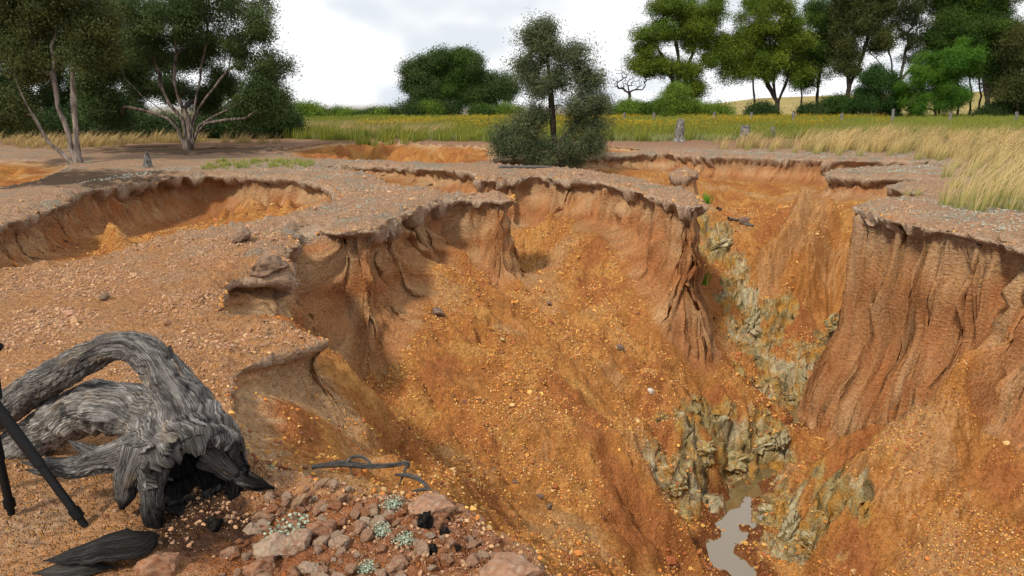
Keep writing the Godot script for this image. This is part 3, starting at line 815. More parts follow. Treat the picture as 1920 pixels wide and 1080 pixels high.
func grow(spec: Dictionary, seed_value: int) -> void:
	var r := RandomNumberGenerator.new()
	r.seed = seed_value
	var at: Vector3 = spec.at
	var o := node(spec.called, at, spec.label, spec.category, spec.group)
	var pos := []
	var par := []
	for s in spec.stems:
		var prev := -1
		var start := -1
		for k in s.size():
			var p: Vector3 = s[k]
			p += Vector3(0, 0, r.randf_range(-0.04, 0.04) * p.length())
			if k > 0 and prev >= 0:
				var from: Vector3 = pos[prev]
				var steps := maxi(1, int(from.distance_to(p) / (0.35 if float(spec.leaf) < 1.0 else 0.8)))
				for q in range(1, steps + 1):
					var w := from.lerp(p, float(q) / steps) + Vector3(r.randfn(), r.randfn() * 0.3, r.randfn()) * 0.03 * float(spec.leaf if spec.leaf > 0 else 1.5)
					pos.append(w)
					par.append(prev)
					prev = pos.size() - 1
			else:
				pos.append(p)
				par.append(-1)
				prev = pos.size() - 1
	var tips := []
	var targets := []
	var shrub: bool = spec.category == "shrub"
	for l in spec.lobes:
		var a: float = l[1]
		var b: float = l[2]
		var count := clampi(int(a * b * (8.0 if float(spec.leaf) < 1.0 else 3.0)), 10, 60)
		if spec.style == "dead":
			count = 34
		if spec.style == "sparse":
			count = int(count * 0.75)
		# foliage gathers in separate clumps, with gaps between them
		var clumps := []
		for k in clampi(int(count / 2.2), 5, 16):
			var w := Vector3(r.randfn(), r.randfn(), r.randfn()).normalized() * r.randf_range(0.35, 1.0)
			clumps.append([Vector3(w.x * a, w.y * b, w.z * a * 0.9), r.randf_range(0.28, 0.5)])
		for k in count:
			var v := Vector3(r.randfn(), r.randfn(), r.randfn()).normalized() * pow(r.randf(), 0.42)
			if spec.style == "dead" or k % 5 < 3:
				targets.append(l[0] + Vector3(v.x * a, v.y * b, v.z * a * 0.9))
				continue
			var c: Array = clumps[k % clumps.size()]
			targets.append(l[0] + c[0] + Vector3(v.x * a, v.y * b * 0.7, v.z * a * 0.9) * float(c[1]))
	targets.sort_custom(func(p, q): return p.length_squared() < q.length_squared())
	for t in targets:
		if t.y < 0.15:
			t.y = 0.15 + r.randf() * 0.2
		var best := 0
		var cost := 1e9
		for k in pos.size():
			var p: Vector3 = pos[k]
			var c: float = t.distance_to(p) + 0.9 * maxf(0.0, p.y - t.y)
			if c < cost:
				cost = c
				best = k
		var from: Vector3 = pos[best]
		var len := from.distance_to(t)
		var ctrl := from.lerp(t, 0.5) + Vector3(0, 0.16 * len, 0) + Vector3(r.randfn(), r.randfn(), r.randfn()) * 0.07 * len
		var steps := clampi(int(len / (0.28 if float(spec.leaf) < 1.0 else 0.6)), 1, 7)
		var prev := best
		for q in range(1, steps + 1):
			var u := float(q) / steps
			pos.append(from.lerp(ctrl, u).lerp(ctrl.lerp(t, u), u))
			par.append(prev)
			prev = pos.size() - 1
		tips.append(prev)
	# thickness: each limb carries what hangs on it
	var n := pos.size()
	var area := PackedFloat32Array()
	area.resize(n)
	var kids := []
	for k in n:
		kids.append([])
	for k in range(n - 1, -1, -1):
		if area[k] == 0.0:
			area[k] = 1.0
		if par[k] >= 0:
			area[par[k]] += area[k]
			kids[par[k]].append(k)
	var top := 1.0
	for k in n:
		if par[k] < 0:
			top = maxf(top, area[k])
	var rad := PackedFloat32Array()
	rad.resize(n)
	var thin := 0.007 if float(spec.leaf) < 1.0 else 0.018
	if spec.style == "dead": thin = 0.03
	for k in n:
		rad[k] = maxf(thin, float(spec.r) * pow(area[k] / top, 0.5 if float(spec.leaf) < 1.0 else 0.44))
	var st := SurfaceTool.new()
	st.begin(Mesh.PRIMITIVE_TRIANGLES)
	var starts := []
	for k in n:
		if par[k] < 0:
			starts.append([k, -1])
	while starts.size() > 0:
		var e = starts.pop_back()
		var k: int = e[0]
		var pts := []
		var rr := []
		if e[1] >= 0:
			pts.append(pos[e[1]])
			rr.append(rad[k])
		while true:
			pts.append(pos[k])
			rr.append(rad[k] * (1.0 + 0.12 * r.randfn()) if rad[k] > 0.05 else rad[k])
			if kids[k].is_empty():
				break
			var big: int = kids[k][0]
			for q in kids[k]:
				if area[q] > area[big]:
					big = q
			for q in kids[k]:
				if q != big:
					starts.append([q, k])
			k = big
		if pts.size() < 2:
			continue
		if e[1] < 0 and not shrub:
			rr[0] *= 1.5
			if rr.size() > 2:
				rr[1] *= 1.25
		var sides := 9 if rr[0] > 0.1 and float(spec.leaf) < 1.0 else (6 if rr[0] > 0.05 else 4)
		sweep(st, pts, rr, sides, false)
	var bark: Material = M.bark_dark
	if spec.called == "leaning_eucalypt": bark = M.bark_pale
	elif spec.called == "eucalypt_tree": bark = M.bark_mixed
	elif spec.style == "sparse": bark = M.bark_grey
	part("stem" if shrub else "trunk", st.commit(), bark, o)
	if spec.style == "dead":
		return
	var tone: Color = M.tones[spec.style]
	var tone2: Color = M.tones2[spec.style]
	var xf := []
	var cols := []
	var s: float = spec.leaf
	var per := 21
	if spec.style == "sparse": per = 10
	if spec.style == "olive" and s < 1.0: per = 20
	if spec.style == "reddish": per = 9
	if shrub: per = 28
	for t in tips:
		var c: Vector3 = pos[t]
		var puff := s * r.randf_range(0.3, 0.85)
		var shade := r.randf()
		for k in per:
			var v := Vector3(r.randfn(), r.randfn(), r.randfn()).normalized() * pow(r.randf(), 0.4) * Vector3(1, 0.7, 1) * puff
			var p := c + v
			if p.y < 0.05:
				p.y = 0.05 + r.randf() * 0.2
			var b := Basis.from_euler(Vector3(r.randf_range(-0.5, 0.5), r.randf() * TAU, r.randf_range(-0.5, 0.5))).scaled(Vector3.ONE * s * r.randf_range(0.75, 1.25))
			xf.append(Transform3D(b, p))
			cols.append(tone.lerp(tone2, clampf(shade * 0.7 + r.randf_range(-0.2, 0.4), 0, 1)) * r.randf_range(0.8, 1.2))
	var mesh: Mesh = M.spray_fine if spec.style == "feathery" else (M.spray_round if s > 1.0 else M.spray_long)
	var cr := many("crown", mesh, M.leaf, xf, cols, o)
	cr.set_meta("kind", "stuff")

func plant_materials() -> void:
	var l := mat(Color.WHITE, 0.6, true)
	l.backlight_enabled = true
	l.backlight = Color(0.42, 0.42, 0.36)
	l.cull_mode = BaseMaterial3D.CULL_DISABLED
	l.metallic_specular = 0.3
	M.leaf = l
	M.spray_long = leaf_spray(64, 0.40, 0.125, 0.030, 0.9, 3)
	M.spray_round = leaf_spray(80, 0.44, 0.085, 0.042, 0.4, 5)
	M.spray_fine = leaf_spray(34, 0.45, 0.24, 0.022, -0.3, 7)
	M.tones = {grey_green = Color(0.046, 0.084, 0.024), olive = Color(0.046, 0.070, 0.021), dark = Color(0.027, 0.054, 0.015), bright = Color(0.085, 0.165, 0.020), green = Color(0.037, 0.087, 0.015), yellow = Color(0.074, 0.139, 0.014), darkgreen = Color(0.020, 0.058, 0.011), feathery = Color(0.045, 0.143, 0.014), reddish = Color(0.062, 0.098, 0.048), sparse = Color(0.055, 0.087, 0.028)}
	M.tones2 = {grey_green = Color(0.076, 0.117, 0.031), olive = Color(0.103, 0.110, 0.027), dark = Color(0.049, 0.087, 0.019), bright = Color(0.179, 0.250, 0.028), green = Color(0.076, 0.134, 0.017), yellow = Color(0.158, 0.194, 0.018), darkgreen = Color(0.040, 0.094, 0.016), feathery = Color(0.099, 0.206, 0.018), reddish = Color(0.130, 0.145, 0.062), sparse = Color(0.097, 0.117, 0.040)}
	for e in [["bark_dark", Color(0.075, 0.056, 0.045), Color(0.025, 0.02, 0.017)], ["bark_pale", Color(0.27, 0.23, 0.205), Color(0.10, 0.08, 0.07)], ["bark_mixed", Color(0.20, 0.16, 0.14), Color(0.045, 0.036, 0.03)], ["bark_grey", Color(0.22, 0.19, 0.17), Color(0.10, 0.085, 0.075)]]:
		var t := NoiseTexture2D.new()
		t.width = 256
		t.height = 256
		t.seamless = true
		t.noise = fnl(50, 0.02, 4)
		var g := Gradient.new()
		g.set_color(0, (e[2] as Color).linear_to_srgb())
		g.set_color(1, (e[1] as Color).linear_to_srgb())
		g.offsets = PackedFloat32Array([0.32, 0.62])
		t.color_ramp = g
		var m := mat(Color.WHITE, 0.85)
		m.albedo_texture = t
		m.uv1_triplanar = true
		m.uv1_scale = Vector3(1.4, 0.35, 1.4)
		M[e[0]] = m
	M.lichen = mat(lin(0.36, 0.43, 0.33), 0.9, true)
	M.lichen.cull_mode = BaseMaterial3D.CULL_DISABLED
	M.blade = mat(Color.WHITE, 0.7, true)
	M.blade.backlight_enabled = true
	M.blade.backlight = Color(0.5, 0.5, 0.42)
	M.blade.cull_mode = BaseMaterial3D.CULL_DISABLED

func tuft(count: int, high: float, spread: float, lean: float, root: Color, tip: Color, width: float, sd: int, heads := 0.0, head_col := Color.WHITE) -> ArrayMesh:
	var r := RandomNumberGenerator.new()
	r.seed = sd
	var st := SurfaceTool.new()
	st.begin(Mesh.PRIMITIVE_TRIANGLES)
	for k in count:
		var a := r.randf() * TAU
		var base := Vector3(cos(a), 0, sin(a)) * spread * 0.35 * sqrt(r.randf())
		var out := Vector3(cos(a), 0, sin(a)) * r.randf_range(0.05, 0.55)
		var h := high * r.randf_range(0.45, 1.1)
		var side := Vector3(-sin(a + r.randfn() * 0.6), 0, cos(a + r.randfn() * 0.6)) * width * r.randf_range(0.7, 1.3)
		var p0 := base - Vector3(0, 0.04, 0)
		var p1 := base + Vector3(0, h * 0.55, 0) + out * h * 0.3 + Vector3(lean * h * 0.15, 0, 0)
		var p2 := base + Vector3(0, h * (1.0 - 0.15 * lean), 0) + out * h * 0.75 + Vector3(lean * h * 0.55, 0, 0)
		var nn := (p1 - p0).cross(side).normalized()
		st.set_normal(nn)
		var v := r.randf_range(0.75, 1.2)
		var c0 := root * v
		var c1 := root.lerp(tip, 0.65) * v
		var c2 := tip * v
		for e in [[p0 - side, c0], [p0 + side, c0], [p1 - side * 0.8, c1], [p0 + side, c0], [p1 + side * 0.8, c1], [p1 - side * 0.8, c1], [p1 - side * 0.8, c1], [p1 + side * 0.8, c1], [p2, c2]]:
			st.set_color(e[1])
			st.add_vertex(e[0])
		if r.randf() < heads:
			st.set_color(head_col * r.randf_range(0.8, 1.15))
			var hs := width * 3.2
			for q in 3:
				var u := Vector3(r.randfn(), r.randfn() * 0.5, r.randfn()).normalized() * hs
				var w := Vector3(r.randfn(), r.randfn() * 0.5, r.randfn()).normalized() * hs
				st.add_vertex(p2 - u)
				st.add_vertex(p2 + w)
				st.add_vertex(p2 + u)
	return st.commit()

func in_poly(poly: PackedVector2Array) -> Vector2:
	var box := Rect2(poly[0], Vector2.ZERO)
	for p in poly:
		box = box.expand(p)
	for k in 200:
		var p := Vector2(rng.randf_range(box.position.x, box.end.x), rng.randf_range(box.position.y, box.end.y))
		if Geometry2D.is_point_in_polygon(p, poly):
			return p
	return poly[0]

func scatter(called: String, label: String, category: String, mesh: Mesh, poly: Array, count: int, smin: float, smax: float, tint: Color, tint2: Color, patch := 0.0) -> void:
	var pp := PackedVector2Array(poly)
	var xf := []
	var cols := []
	var np := fnl(61 + count, 0.09, 2)
	for k in count:
		var p := in_poly(pp)
		if patch != 0.0 and np.get_noise_2d(p.x, p.y * 1.5) * signf(patch) < absf(patch) - 0.35 + rng.randf() * 0.15:
			continue
		var s := rng.randf_range(smin, smax)
		xf.append(Transform3D(Basis(Vector3.UP, rng.randf_range(-0.5, 0.5)).scaled(Vector3(s, s * rng.randf_range(0.8, 1.15), s)), Vector3(p.x, ground_at(p.x, p.y), p.y)))
		cols.append(tint.lerp(tint2, rng.randf()))
	var o := many(called, mesh, M.blade, xf, cols, self)
	tag(o, label, category, "", "stuff")

func grasses() -> void:
	var straw := tuft(50, 0.8, 0.42, 0.9, Color(0.36, 0.31, 0.12), Color(0.60, 0.44, 0.225), 0.0032, 21, 0.55, Color(0.68, 0.55, 0.36))
	var straw_far := tuft(46, 0.72, 0.6, 0.85, Color(0.36, 0.30, 0.11), Color(0.62, 0.44, 0.22), 0.0065, 22, 0.5, Color(0.66, 0.52, 0.33))
	var green := tuft(30, 0.55, 0.7, 0.2, Color(0.15, 0.19, 0.036), Color(0.18, 0.21, 0.045), 0.016, 23)
	var flower := tuft(26, 0.7, 0.8, 0.15, Color(0.16, 0.19, 0.036), Color(0.19, 0.20, 0.04), 0.016, 24, 0.32, Color(0.66, 0.48, 0.05))
	var sage := tuft(40, 0.4, 0.6, 0.1, Color(0.21, 0.24, 0.11), Color(0.25, 0.27, 0.14), 0.012, 26)
	var white := Color(1, 1, 1)
	# meadow behind the gully
	scatter("meadow_grass", "green meadow grass behind the gully in front of the trees", "grass", green, [Vector2(-11.58, -35.91), Vector2(-9.93, -35.91), Vector2(-6.94, -34.78), Vector2(-3.42, -34.24), Vector2(-0.77, -33.20), Vector2(4.73, -34.24), Vector2(9.08, -34.78), Vector2(15.92, -38.42), Vector2(28.40, -35.91), Vector2(80.96, -102.20), Vector2(50.02, -121.69), Vector2(12.62, -118.46), Vector2(-20.24, -102.20), Vector2(-22.46, -70.06)], 15000, 0.8, 1.5, white, Color(1.3, 1.15, 0.8))
	scatter("yellow_flowers", "yellow flowering weeds spread through the green meadow", "wildflowers", flower, [Vector2(-9.77, -39.81), Vector2(-6.62, -35.91), Vector2(-3.83, -38.42), Vector2(-0.88, -38.42), Vector2(5.13, -37.13), Vector2(10.02, -38.42), Vector2(19.73, -42.91), Vector2(26.02, -48.58), Vector2(42.79, -80.16), Vector2(12.51, -86.37), Vector2(-9.78, -80.16), Vector2(-11.12, -55.94)], 12000, 0.6, 1.2, white, Color(1.25, 1.1, 0.8), 0.36)
	scatter("dry_grass", "golden dry grass strip on the rise beyond the orange mounds", "grass", straw_far, [Vector2(-12.67, -38.42), Vector2(-12.90, -42.10), Vector2(-9.30, -39.11), Vector2(-5.98, -37.13), Vector2(-3.54, -38.42), Vector2(-4.46, -48.58), Vector2(-11.12, -55.94), Vector2(-15.91, -52.00)], 1700, 0.7, 1.0, white, Color(0.85, 0.85, 0.8))
	scatter("sage_herbs", "grey-green low herbs at the front edge of the meadow", "herbs", sage, [Vector2(-10.36, -33.71), Vector2(-8.82, -35.91), Vector2(-5.34, -34.78), Vector2(-0.77, -33.20), Vector2(5.07, -34.78), Vector2(8.81, -33.71), Vector2(14.89, -35.91), Vector2(17.10, -41.31), Vector2(-12.66, -41.31)], 1300, 0.6, 1.1, white, Color(1.2, 1.2, 0.8), 0.3)
	scatter("tall_dry_grass", "tall golden wind-bent dry grass on the right-hand plateau", "grass", straw_far, [Vector2(8.10, -29.21), Vector2(9.28, -27.38), Vector2(10.73, -25.76), Vector2(12.13, -23.79), Vector2(14.15, -22.32), Vector2(14.60, -20.04), Vector2(14.81, -18.33), Vector2(31.75, -39.81), Vector2(24.33, -42.91), Vector2(16.54, -35.91), Vector2(11.06, -32.70), Vector2(9.30, -32.70)], 1000, 0.45, 1.3, Color(1.1, 1.05, 1.0), Color(0.6, 0.68, 0.6), 0.2)
	scatter("thicket_dry_grass", "pale dry grass below the trees on the left", "grass", straw_far, [Vector2(-24.21, -30.86), Vector2(-17.92, -27.04), Vector2(-16.19, -29.21), Vector2(-14.08, -32.70), Vector2(-10.74, -31.76), Vector2(-12.97, -38.42), Vector2(-31.14, -39.81)], 420, 0.5, 0.95, white, Color(0.85, 0.85, 0.8), 0.3)
	scatter("plateau_sprigs", "tiny sparse green and straw sprigs on the bare left plateau", "grass", sage, [Vector2(-8.40, -18.65), Vector2(-5.89, -18.98), Vector2(-5.70, -20.42), Vector2(-6.84, -22.09), Vector2(-9.20, -21.22)], 90, 0.25, 0.5, Color(1, 1.1, 0.5), Color(1.5, 1.3, 0.8))
	# tussocks that can be told apart
	var spots := [Vector3(7.38, 0.75, -11.54), Vector3(7.47, 0.80, -11.29), Vector3(7.51, 1.00, -10.94), Vector3(8.03, 1.05, -11.29), Vector3(8.15, 1.00, -11.05), Vector3(8.29, 1.00, -10.82), Vector3(8.49, 0.90, -12.66), Vector3(8.84, 1.10, -12.66), Vector3(9.30, 1.10, -12.81), Vector3(9.37, 1.10, -12.43), Vector3(9.33, 0.90, -14.38), Vector3(9.91, 1.00, -14.58), Vector3(10.36, 1.15, -14.58), Vector3(10.68, 1.10, -14.38), Vector3(10.79, 1.10, -14.00), Vector3(10.71, 0.90, -16.89), Vector3(11.24, 1.00, -16.89), Vector3(11.76, 1.05, -16.89), Vector3(12.29, 1.10, -16.89), Vector3(12.81, 1.10, -16.89), Vector3(8.32, 0.40, -14.38), Vector3(8.45, 0.35, -14.19), Vector3(12.44, 0.90, -19.32), Vector3(13.04, 1.00, -19.32), Vector3(13.88, 1.00, -19.68), Vector3(14.24, 1.05, -19.32), Vector3(14.58, 1.00, -18.98), Vector3(13.15, 0.80, -24.05), Vector3(12.24, 0.85, -24.32), Vector3(11.62, 0.80, -24.60), Vector3(11.07, 0.75, -25.17), Vector3(10.53, 0.70, -25.76), Vector3(9.87, 0.70, -26.39), Vector3(9.28, 0.70, -27.38), Vector3(13.25, 0.85, -22.55), Vector3(13.67, 0.90, -22.09)]
	var first: Node3D = null
	var names := ["tall straw tussock in the nearest row at the crust edge, first from left", "tall straw tussock in the nearest row at the crust edge, second from left", "tall straw tussock in the nearest row at the crust edge, third from left", "tall straw tussock in the nearest row at the crust edge, fourth from left", "tall straw tussock in the nearest row at the crust edge, fifth from left", "tall straw tussock in the nearest row at the crust edge, sixth from left", "tall straw tussock in the second row behind the crust, first from left", "tall straw tussock in the second row behind the crust, second from left", "tall straw tussock in the second row behind the crust, third from left", "tall straw tussock in the second row behind the crust, fourth from left", "tall straw tussock in the third row behind the crust, first from left", "tall straw tussock in the third row behind the crust, second from left", "tall straw tussock in the third row behind the crust, third from left", "tall straw tussock in the third row behind the crust, fourth from left", "tall straw tussock in the third row behind the crust, fifth from left", "tall straw tussock in the fourth row behind the crust, first from left", "tall straw tussock in the fourth row behind the crust, second from left", "tall straw tussock in the fourth row behind the crust, third from left", "tall straw tussock in the fourth row behind the crust, fourth from left", "tall straw tussock in the fourth row behind the crust, fifth from left", "small dry tuft on the lichen-covered middle ledge, left of two", "small dry tuft on the lichen-covered middle ledge, right of two", "tall straw tussock in the back row, first from left", "tall straw tussock in the back row, second from left", "tall straw tussock in the back row, third from left", "tall straw tussock in the back row, fourth from left", "tall straw tussock in the back row, fifth from left", "golden tussock on the rim above the far fluted wall, seventh from the left", "golden tussock on the rim above the far fluted wall, sixth from the left", "golden tussock on the rim above the far fluted wall, fifth from the left", "golden tussock on the rim above the far fluted wall, fourth from the left", "golden tussock on the rim above the far fluted wall, third from the left", "golden tussock on the rim above the far fluted wall, second from the left", "golden tussock on the rim above the far fluted wall, first from the left", "golden tussock on the rim above the far fluted wall, eighth from the left", "golden tussock on the rim above the far fluted wall, ninth from the left"]
	var near_green := tuft(60, 0.42, 0.40, 0.5, Color(0.22, 0.26, 0.06), Color(0.30, 0.29, 0.09), 0.004, 33)
	for k in spots.size():
		var p: Vector3 = spots[k]
		var o := node("grass_tussock", Vector3(p.x, ground_at(p.x, p.z), p.z), names[k], "tussock", "tussocks at the right gully edge")
		part("stems", straw, M.blade, o)
		part("green_base", near_green, M.blade, o)
		o.rotation.y = rng.randf_range(-0.4, 0.4)
		o.scale = Vector3.ONE * p.y * rng.randf_range(0.9, 1.1)
	var weed := tuft(40, 0.34, 0.4, 0.0, Color(0.09, 0.23, 0.018), Color(0.10, 0.24, 0.02), 0.014, 41)
	for e in [[Vector3(4.145, -1.820, -14.255), 1.0, "bright green leafy weed beside the crusted pillar in the creek bed"], [Vector3(3.856, -1.980, -13.393), 0.7, "smaller green weed just below the bright one at the pillar foot"]]:
		var p: Vector3 = e[0]
		var o := part("creek_weed", weed, M.blade, self)
		o.position = Vector3(p.x, ground_at(p.x, p.z), p.z)
		o.scale = Vector3.ONE * float(e[1])
		tag(o, e[2], "weed", "weeds in the creek bed")

# ---------------------------------------------------------------- stones
func ico(level: int) -> Array:
	var t := (1.0 + sqrt(5.0)) / 2.0
	var v := [Vector3(-1, t, 0), Vector3(1, t, 0), Vector3(-1, -t, 0), Vector3(1, -t, 0), Vector3(0, -1, t), Vector3(0, 1, t), Vector3(0, -1, -t), Vector3(0, 1, -t), Vector3(t, 0, -1), Vector3(t, 0, 1), Vector3(-t, 0, -1), Vector3(-t, 0, 1)]
	for k in v.size():
		v[k] = v[k].normalized()
	var f := [[0, 11, 5], [0, 5, 1], [0, 1, 7], [0, 7, 10], [0, 10, 11], [1, 5, 9], [5, 11, 4], [11, 10, 2], [10, 7, 6], [7, 1, 8], [3, 9, 4], [3, 4, 2], [3, 2, 6], [3, 6, 8], [3, 8, 9], [4, 9, 5], [2, 4, 11], [6, 2, 10], [8, 6, 7], [9, 8, 1]]
	for l in level:
		var mid := {}
		var nf := []
		for t3 in f:
			var m := []
			for e in 3:
				var a: int = t3[e]
				var b: int = t3[(e + 1) % 3]
				var key := Vector2i(mini(a, b), maxi(a, b))
				if not mid.has(key):
					v.append(((v[a] + v[b]) * 0.5).normalized())
					mid[key] = v.size() - 1
				m.append(mid[key])
			nf.append([t3[0], m[0], m[2]])
			nf.append([t3[1], m[1], m[0]])
			nf.append([t3[2], m[2], m[1]])
			nf.append(m)
		f = nf
	return [v, f]

func rock_mesh(sd: int, level: int, squash: Vector3, rough: float, cuts: int, cut_at: float, base: Color, spot: Color, spot_at: float) -> ArrayMesh:
	var r := RandomNumberGenerator.new()
	r.seed = sd
	var g := ico(level)
	var n1 := fnl(sd + 100, 1.1, 4)
	var n2 := fnl(sd + 300, 2.6, 3)
	var planes := []
	for k in cuts:
		planes.append([Vector3(r.randfn(), r.randfn(), r.randfn()).normalized(), r.randf_range(cut_at, cut_at + 0.25)])
	var st := SurfaceTool.new()
	st.begin(Mesh.PRIMITIVE_TRIANGLES)
	if level > 1:
		st.set_smooth_group(0)
	else:
		st.set_smooth_group(-1)
	var pv := []
	var pc := []
	for v in g[0]:
		var p: Vector3 = v
		for e in planes:
			var d := p.dot(e[0])
			if d > e[1]:
				p -= (e[0] as Vector3) * (d - float(e[1]))
		p += v * rough * n1.get_noise_3dv(v * 1.3) + v * rough * 0.5 * n2.get_noise_3dv(v * 2.0)
		pv.append(p * squash * 0.5)
		var c := base.lerp(spot, smoothstep(spot_at, spot_at + 0.2, n2.get_noise_3dv(v * 0.9 + Vector3(4, 0, 0)))) * (1.25 + 0.6 * n1.get_noise_3dv(v * 2.4))
		pc.append(c)
	for t in g[1]:
		for e in [t[0], t[2], t[1]]:
			st.set_color(pc[e])
			st.add_vertex(pv[e])
	st.generate_normals()
	return st.commit()

func stand(o: Node3D, p: Vector3, sink: float) -> void:
	o.position = Vector3(p.x, ground_at(p.x, p.z) + sink, p.z)

func stones() -> void:
	var pinkish := Color(0.52, 0.30, 0.20)
	var pale := Color(0.60, 0.44, 0.33)
	var rust := Color(0.46, 0.20, 0.10)
	var kinds := []
	for k in 7:
		kinds.append(rock_mesh(200 + k, 3, Vector3(1.0, [0.8, 0.65, 0.75, 0.9, 0.55, 0.8, 0.7][k], 0.85), 0.22, 6 + k, 0.55, [pinkish, pale, rust, pinkish, pinkish, pale, rust][k], [pale, Color(0.60, 0.49, 0.38), pinkish, rust, pale, pinkish, Color(0.26, 0.13, 0.08)][k], 0.1))
	var slab := rock_mesh(220, 3, Vector3(1.0, 0.28, 0.6), 0.12, 8, 0.5, Color(0.50, 0.32, 0.21), pale, 0.2)
	# [picture width in metres, place, which mesh, turn, tilt, label]
	var list := [
		[Vector3(-0.856, 0.020, -2.707), 0.085, 7, 0.5, 0.5, "pale-topped flat stone at the upper edge of the rubble near the dead branch"],
		[Vector3(-0.921, 0.020, -2.580), 0.10, 7, 0.6, 0.7, "tilted tan slab beside the stump root in the rubble"],
		[Vector3(-0.735, 0.020, -2.592), 0.10, 7, -0.5, 0.8, "reddish upright slab at the upper edge of the rubble"],
		[Vector3(-0.744, 0.000, -2.515), 0.058, 2, 0.3, 0, "small rusty cobble left of its twin in mid rubble"],
		[Vector3(-0.695, 0.000, -2.469), 0.045, 3, 1.3, 0, "small brown cobble touching the rusty cobble"],
		[Vector3(-0.760, 0.000, -2.375), 0.115, 3, 0.3, 0, "large orange pitted stone behind the green lichen clump"],
		[Vector3(-0.882, 0.000, -2.382), 0.10, 2, 2.0, 0, "rounded orange stone leaning on the green lichen clump"],
		[Vector3(-0.914, 0.000, -2.257), 0.13, 1, 0.2, 0, "largest pale knobbly stone in the lower left rubble"],
		[Vector3(-0.817, 0.000, -2.266), 0.105, 5, 1.1, 0, "pale pitted stone right of the largest knobbly stone"],
		[Vector3(-0.917, 0.000, -2.142), 0.11, 3, 0.8, 0, "flat-sided orange stone at the bottom of the rubble"],
		[Vector3(-0.743, 0.000, -2.136), 0.075, 1, 2.2, 0, "round whitish stone at the bottom picture edge"],
		[Vector3(-0.666, 0.000, -2.279), 0.075, 5, 0.7, 0, "tan pitted stone in the centre of the rubble"],
		[Vector3(-0.613, 0.000, -2.375), 0.065, 0, 1.5, 0, "tan angular stone left of the small lichen tuft"],
		[Vector3(-0.647, 0.000, -2.531), 0.052, 3, 1.9, 0, "tan cobble below the upright reddish slab"],
		[Vector3(-0.590, 0.000, -2.531), 0.045, 0, 0.4, 0, "tan cobble second right of the upright slab"],
		[Vector3(-0.428, 0.000, -2.160), 0.08, 0, 0.9, 0, "pinkish block at the bottom of the rubble right of centre"],
		[Vector3(-0.475, 0.000, -2.125), 0.055, 5, 2.6, 0, "small cream stone at the bottom picture edge"],
		[Vector3(-0.357, 0.000, -2.247), 0.08, 7, 1.4, 0.7, "long thin tan stone below the charcoal lump"],
		[Vector3(-0.333, 0.000, -2.531), 0.18, 4, 0.2, 0, "broad tan boulder at the gully edge above the charcoal lump"],
		[Vector3(-0.294, 0.000, -2.454), 0.09, 2, 1.2, 0, "brick-red stone right of the charcoal lump"],
		[Vector3(-0.306, 0.000, -2.403), 0.05, 3, 0.1, 0, "small orange stone below the brick-red stone"],
		[Vector3(-0.453, 0.000, -2.432), 0.038, 7, 0.1, 0.1, "small flat yellow-tan chip in the middle of the rubble"],
		[Vector3(-1.281, 0.000, -2.130), 0.14, 3, 0.5, 0, "orange stone below the stump at the bottom picture edge"],
		[Vector3(0.000, 0.000, -2.104), 0.2, 4, 0.3, 0, "broad pinkish crust block at the bottom edge on the gully lip"],
		[Vector3(0.010, 0.030, -2.121), 0.05, 1, 0.3, 0, "small cream stone lying on the pinkish crust block"],
		[Vector3(-1.066, 0.000, -2.428), 0.07, 1, 0.9, 0, "pale round stone below the right-hand root"],
		[Vector3(-1.078, 0.000, -2.241), 0.06, 0, 0.2, 0, "tan stone in the dark soil below the stump"],
	]
	for e in list:
		var idx: int = e[2]
		var o := part("rubble_stone", slab if idx == 7 else kinds[idx], M.stone, self)
		var s: float = e[1]
		stand(o, e[0], s * (0.16 if idx < 7 else 0.22))
		o.rotation = Vector3(0, e[3], e[4])
		o.scale = Vector3.ONE * s * 1.15
		tag(o, e[5], "stone", "stones of the foreground rubble")
	var poly := PackedVector2Array([Vector2(-1.06, -2.06), Vector2(-1.10, -2.52), Vector2(-1.05, -2.71), Vector2(-0.87, -2.75), Vector2(-0.62, -2.69), Vector2(-0.37, -2.60), Vector2(-0.20, -2.47), Vector2(-0.04, -2.31), Vector2(0.13, -2.09), Vector2(0.07, -1.98)])
	for k in 290:
		var p := in_poly(poly)
		var s := 0.018 + 0.06 * pow(rng.randf(), 2.4)
		var o := part("rubble_pebble", kinds[rng.randi() % 7], M.stone, self)
		stand(o, Vector3(p.x, 0, p.y), s * 0.2)
		o.rotation = Vector3(rng.randf_range(-0.4, 0.4), rng.randf() * TAU, rng.randf_range(-0.4, 0.4))
		o.scale = Vector3.ONE * s
		tag(o, "small loose angular stone among the larger rubble stones in the foreground", "stone", "small loose stones of the rubble")
	# stones lying further off
	var dark := rock_mesh(240, 2, Vector3(1, 0.75, 0.9), 0.2, 8, 0.5, Color(0.22, 0.15, 0.125), Color(0.30, 0.23, 0.2), 0.1)
	var white := rock_mesh(241, 2, Vector3(1, 0.8, 0.8), 0.2, 6, 0.55, Color(0.72, 0.69, 0.64), Color(0.5, 0.46, 0.4), 0.25)
	var redr := rock_mesh(242, 2, Vector3(1, 0.9, 0.9), 0.16, 6, 0.55, Color(0.36, 0.20, 0.14), Color(0.45, 0.3, 0.2), 0.2)
	var blk := rock_mesh(243, 3, Vector3(1, 0.45, 0.7), 0.2, 9, 0.5, Color(0.30, 0.205, 0.15), Color(0.2, 0.14, 0.1), 0.1)
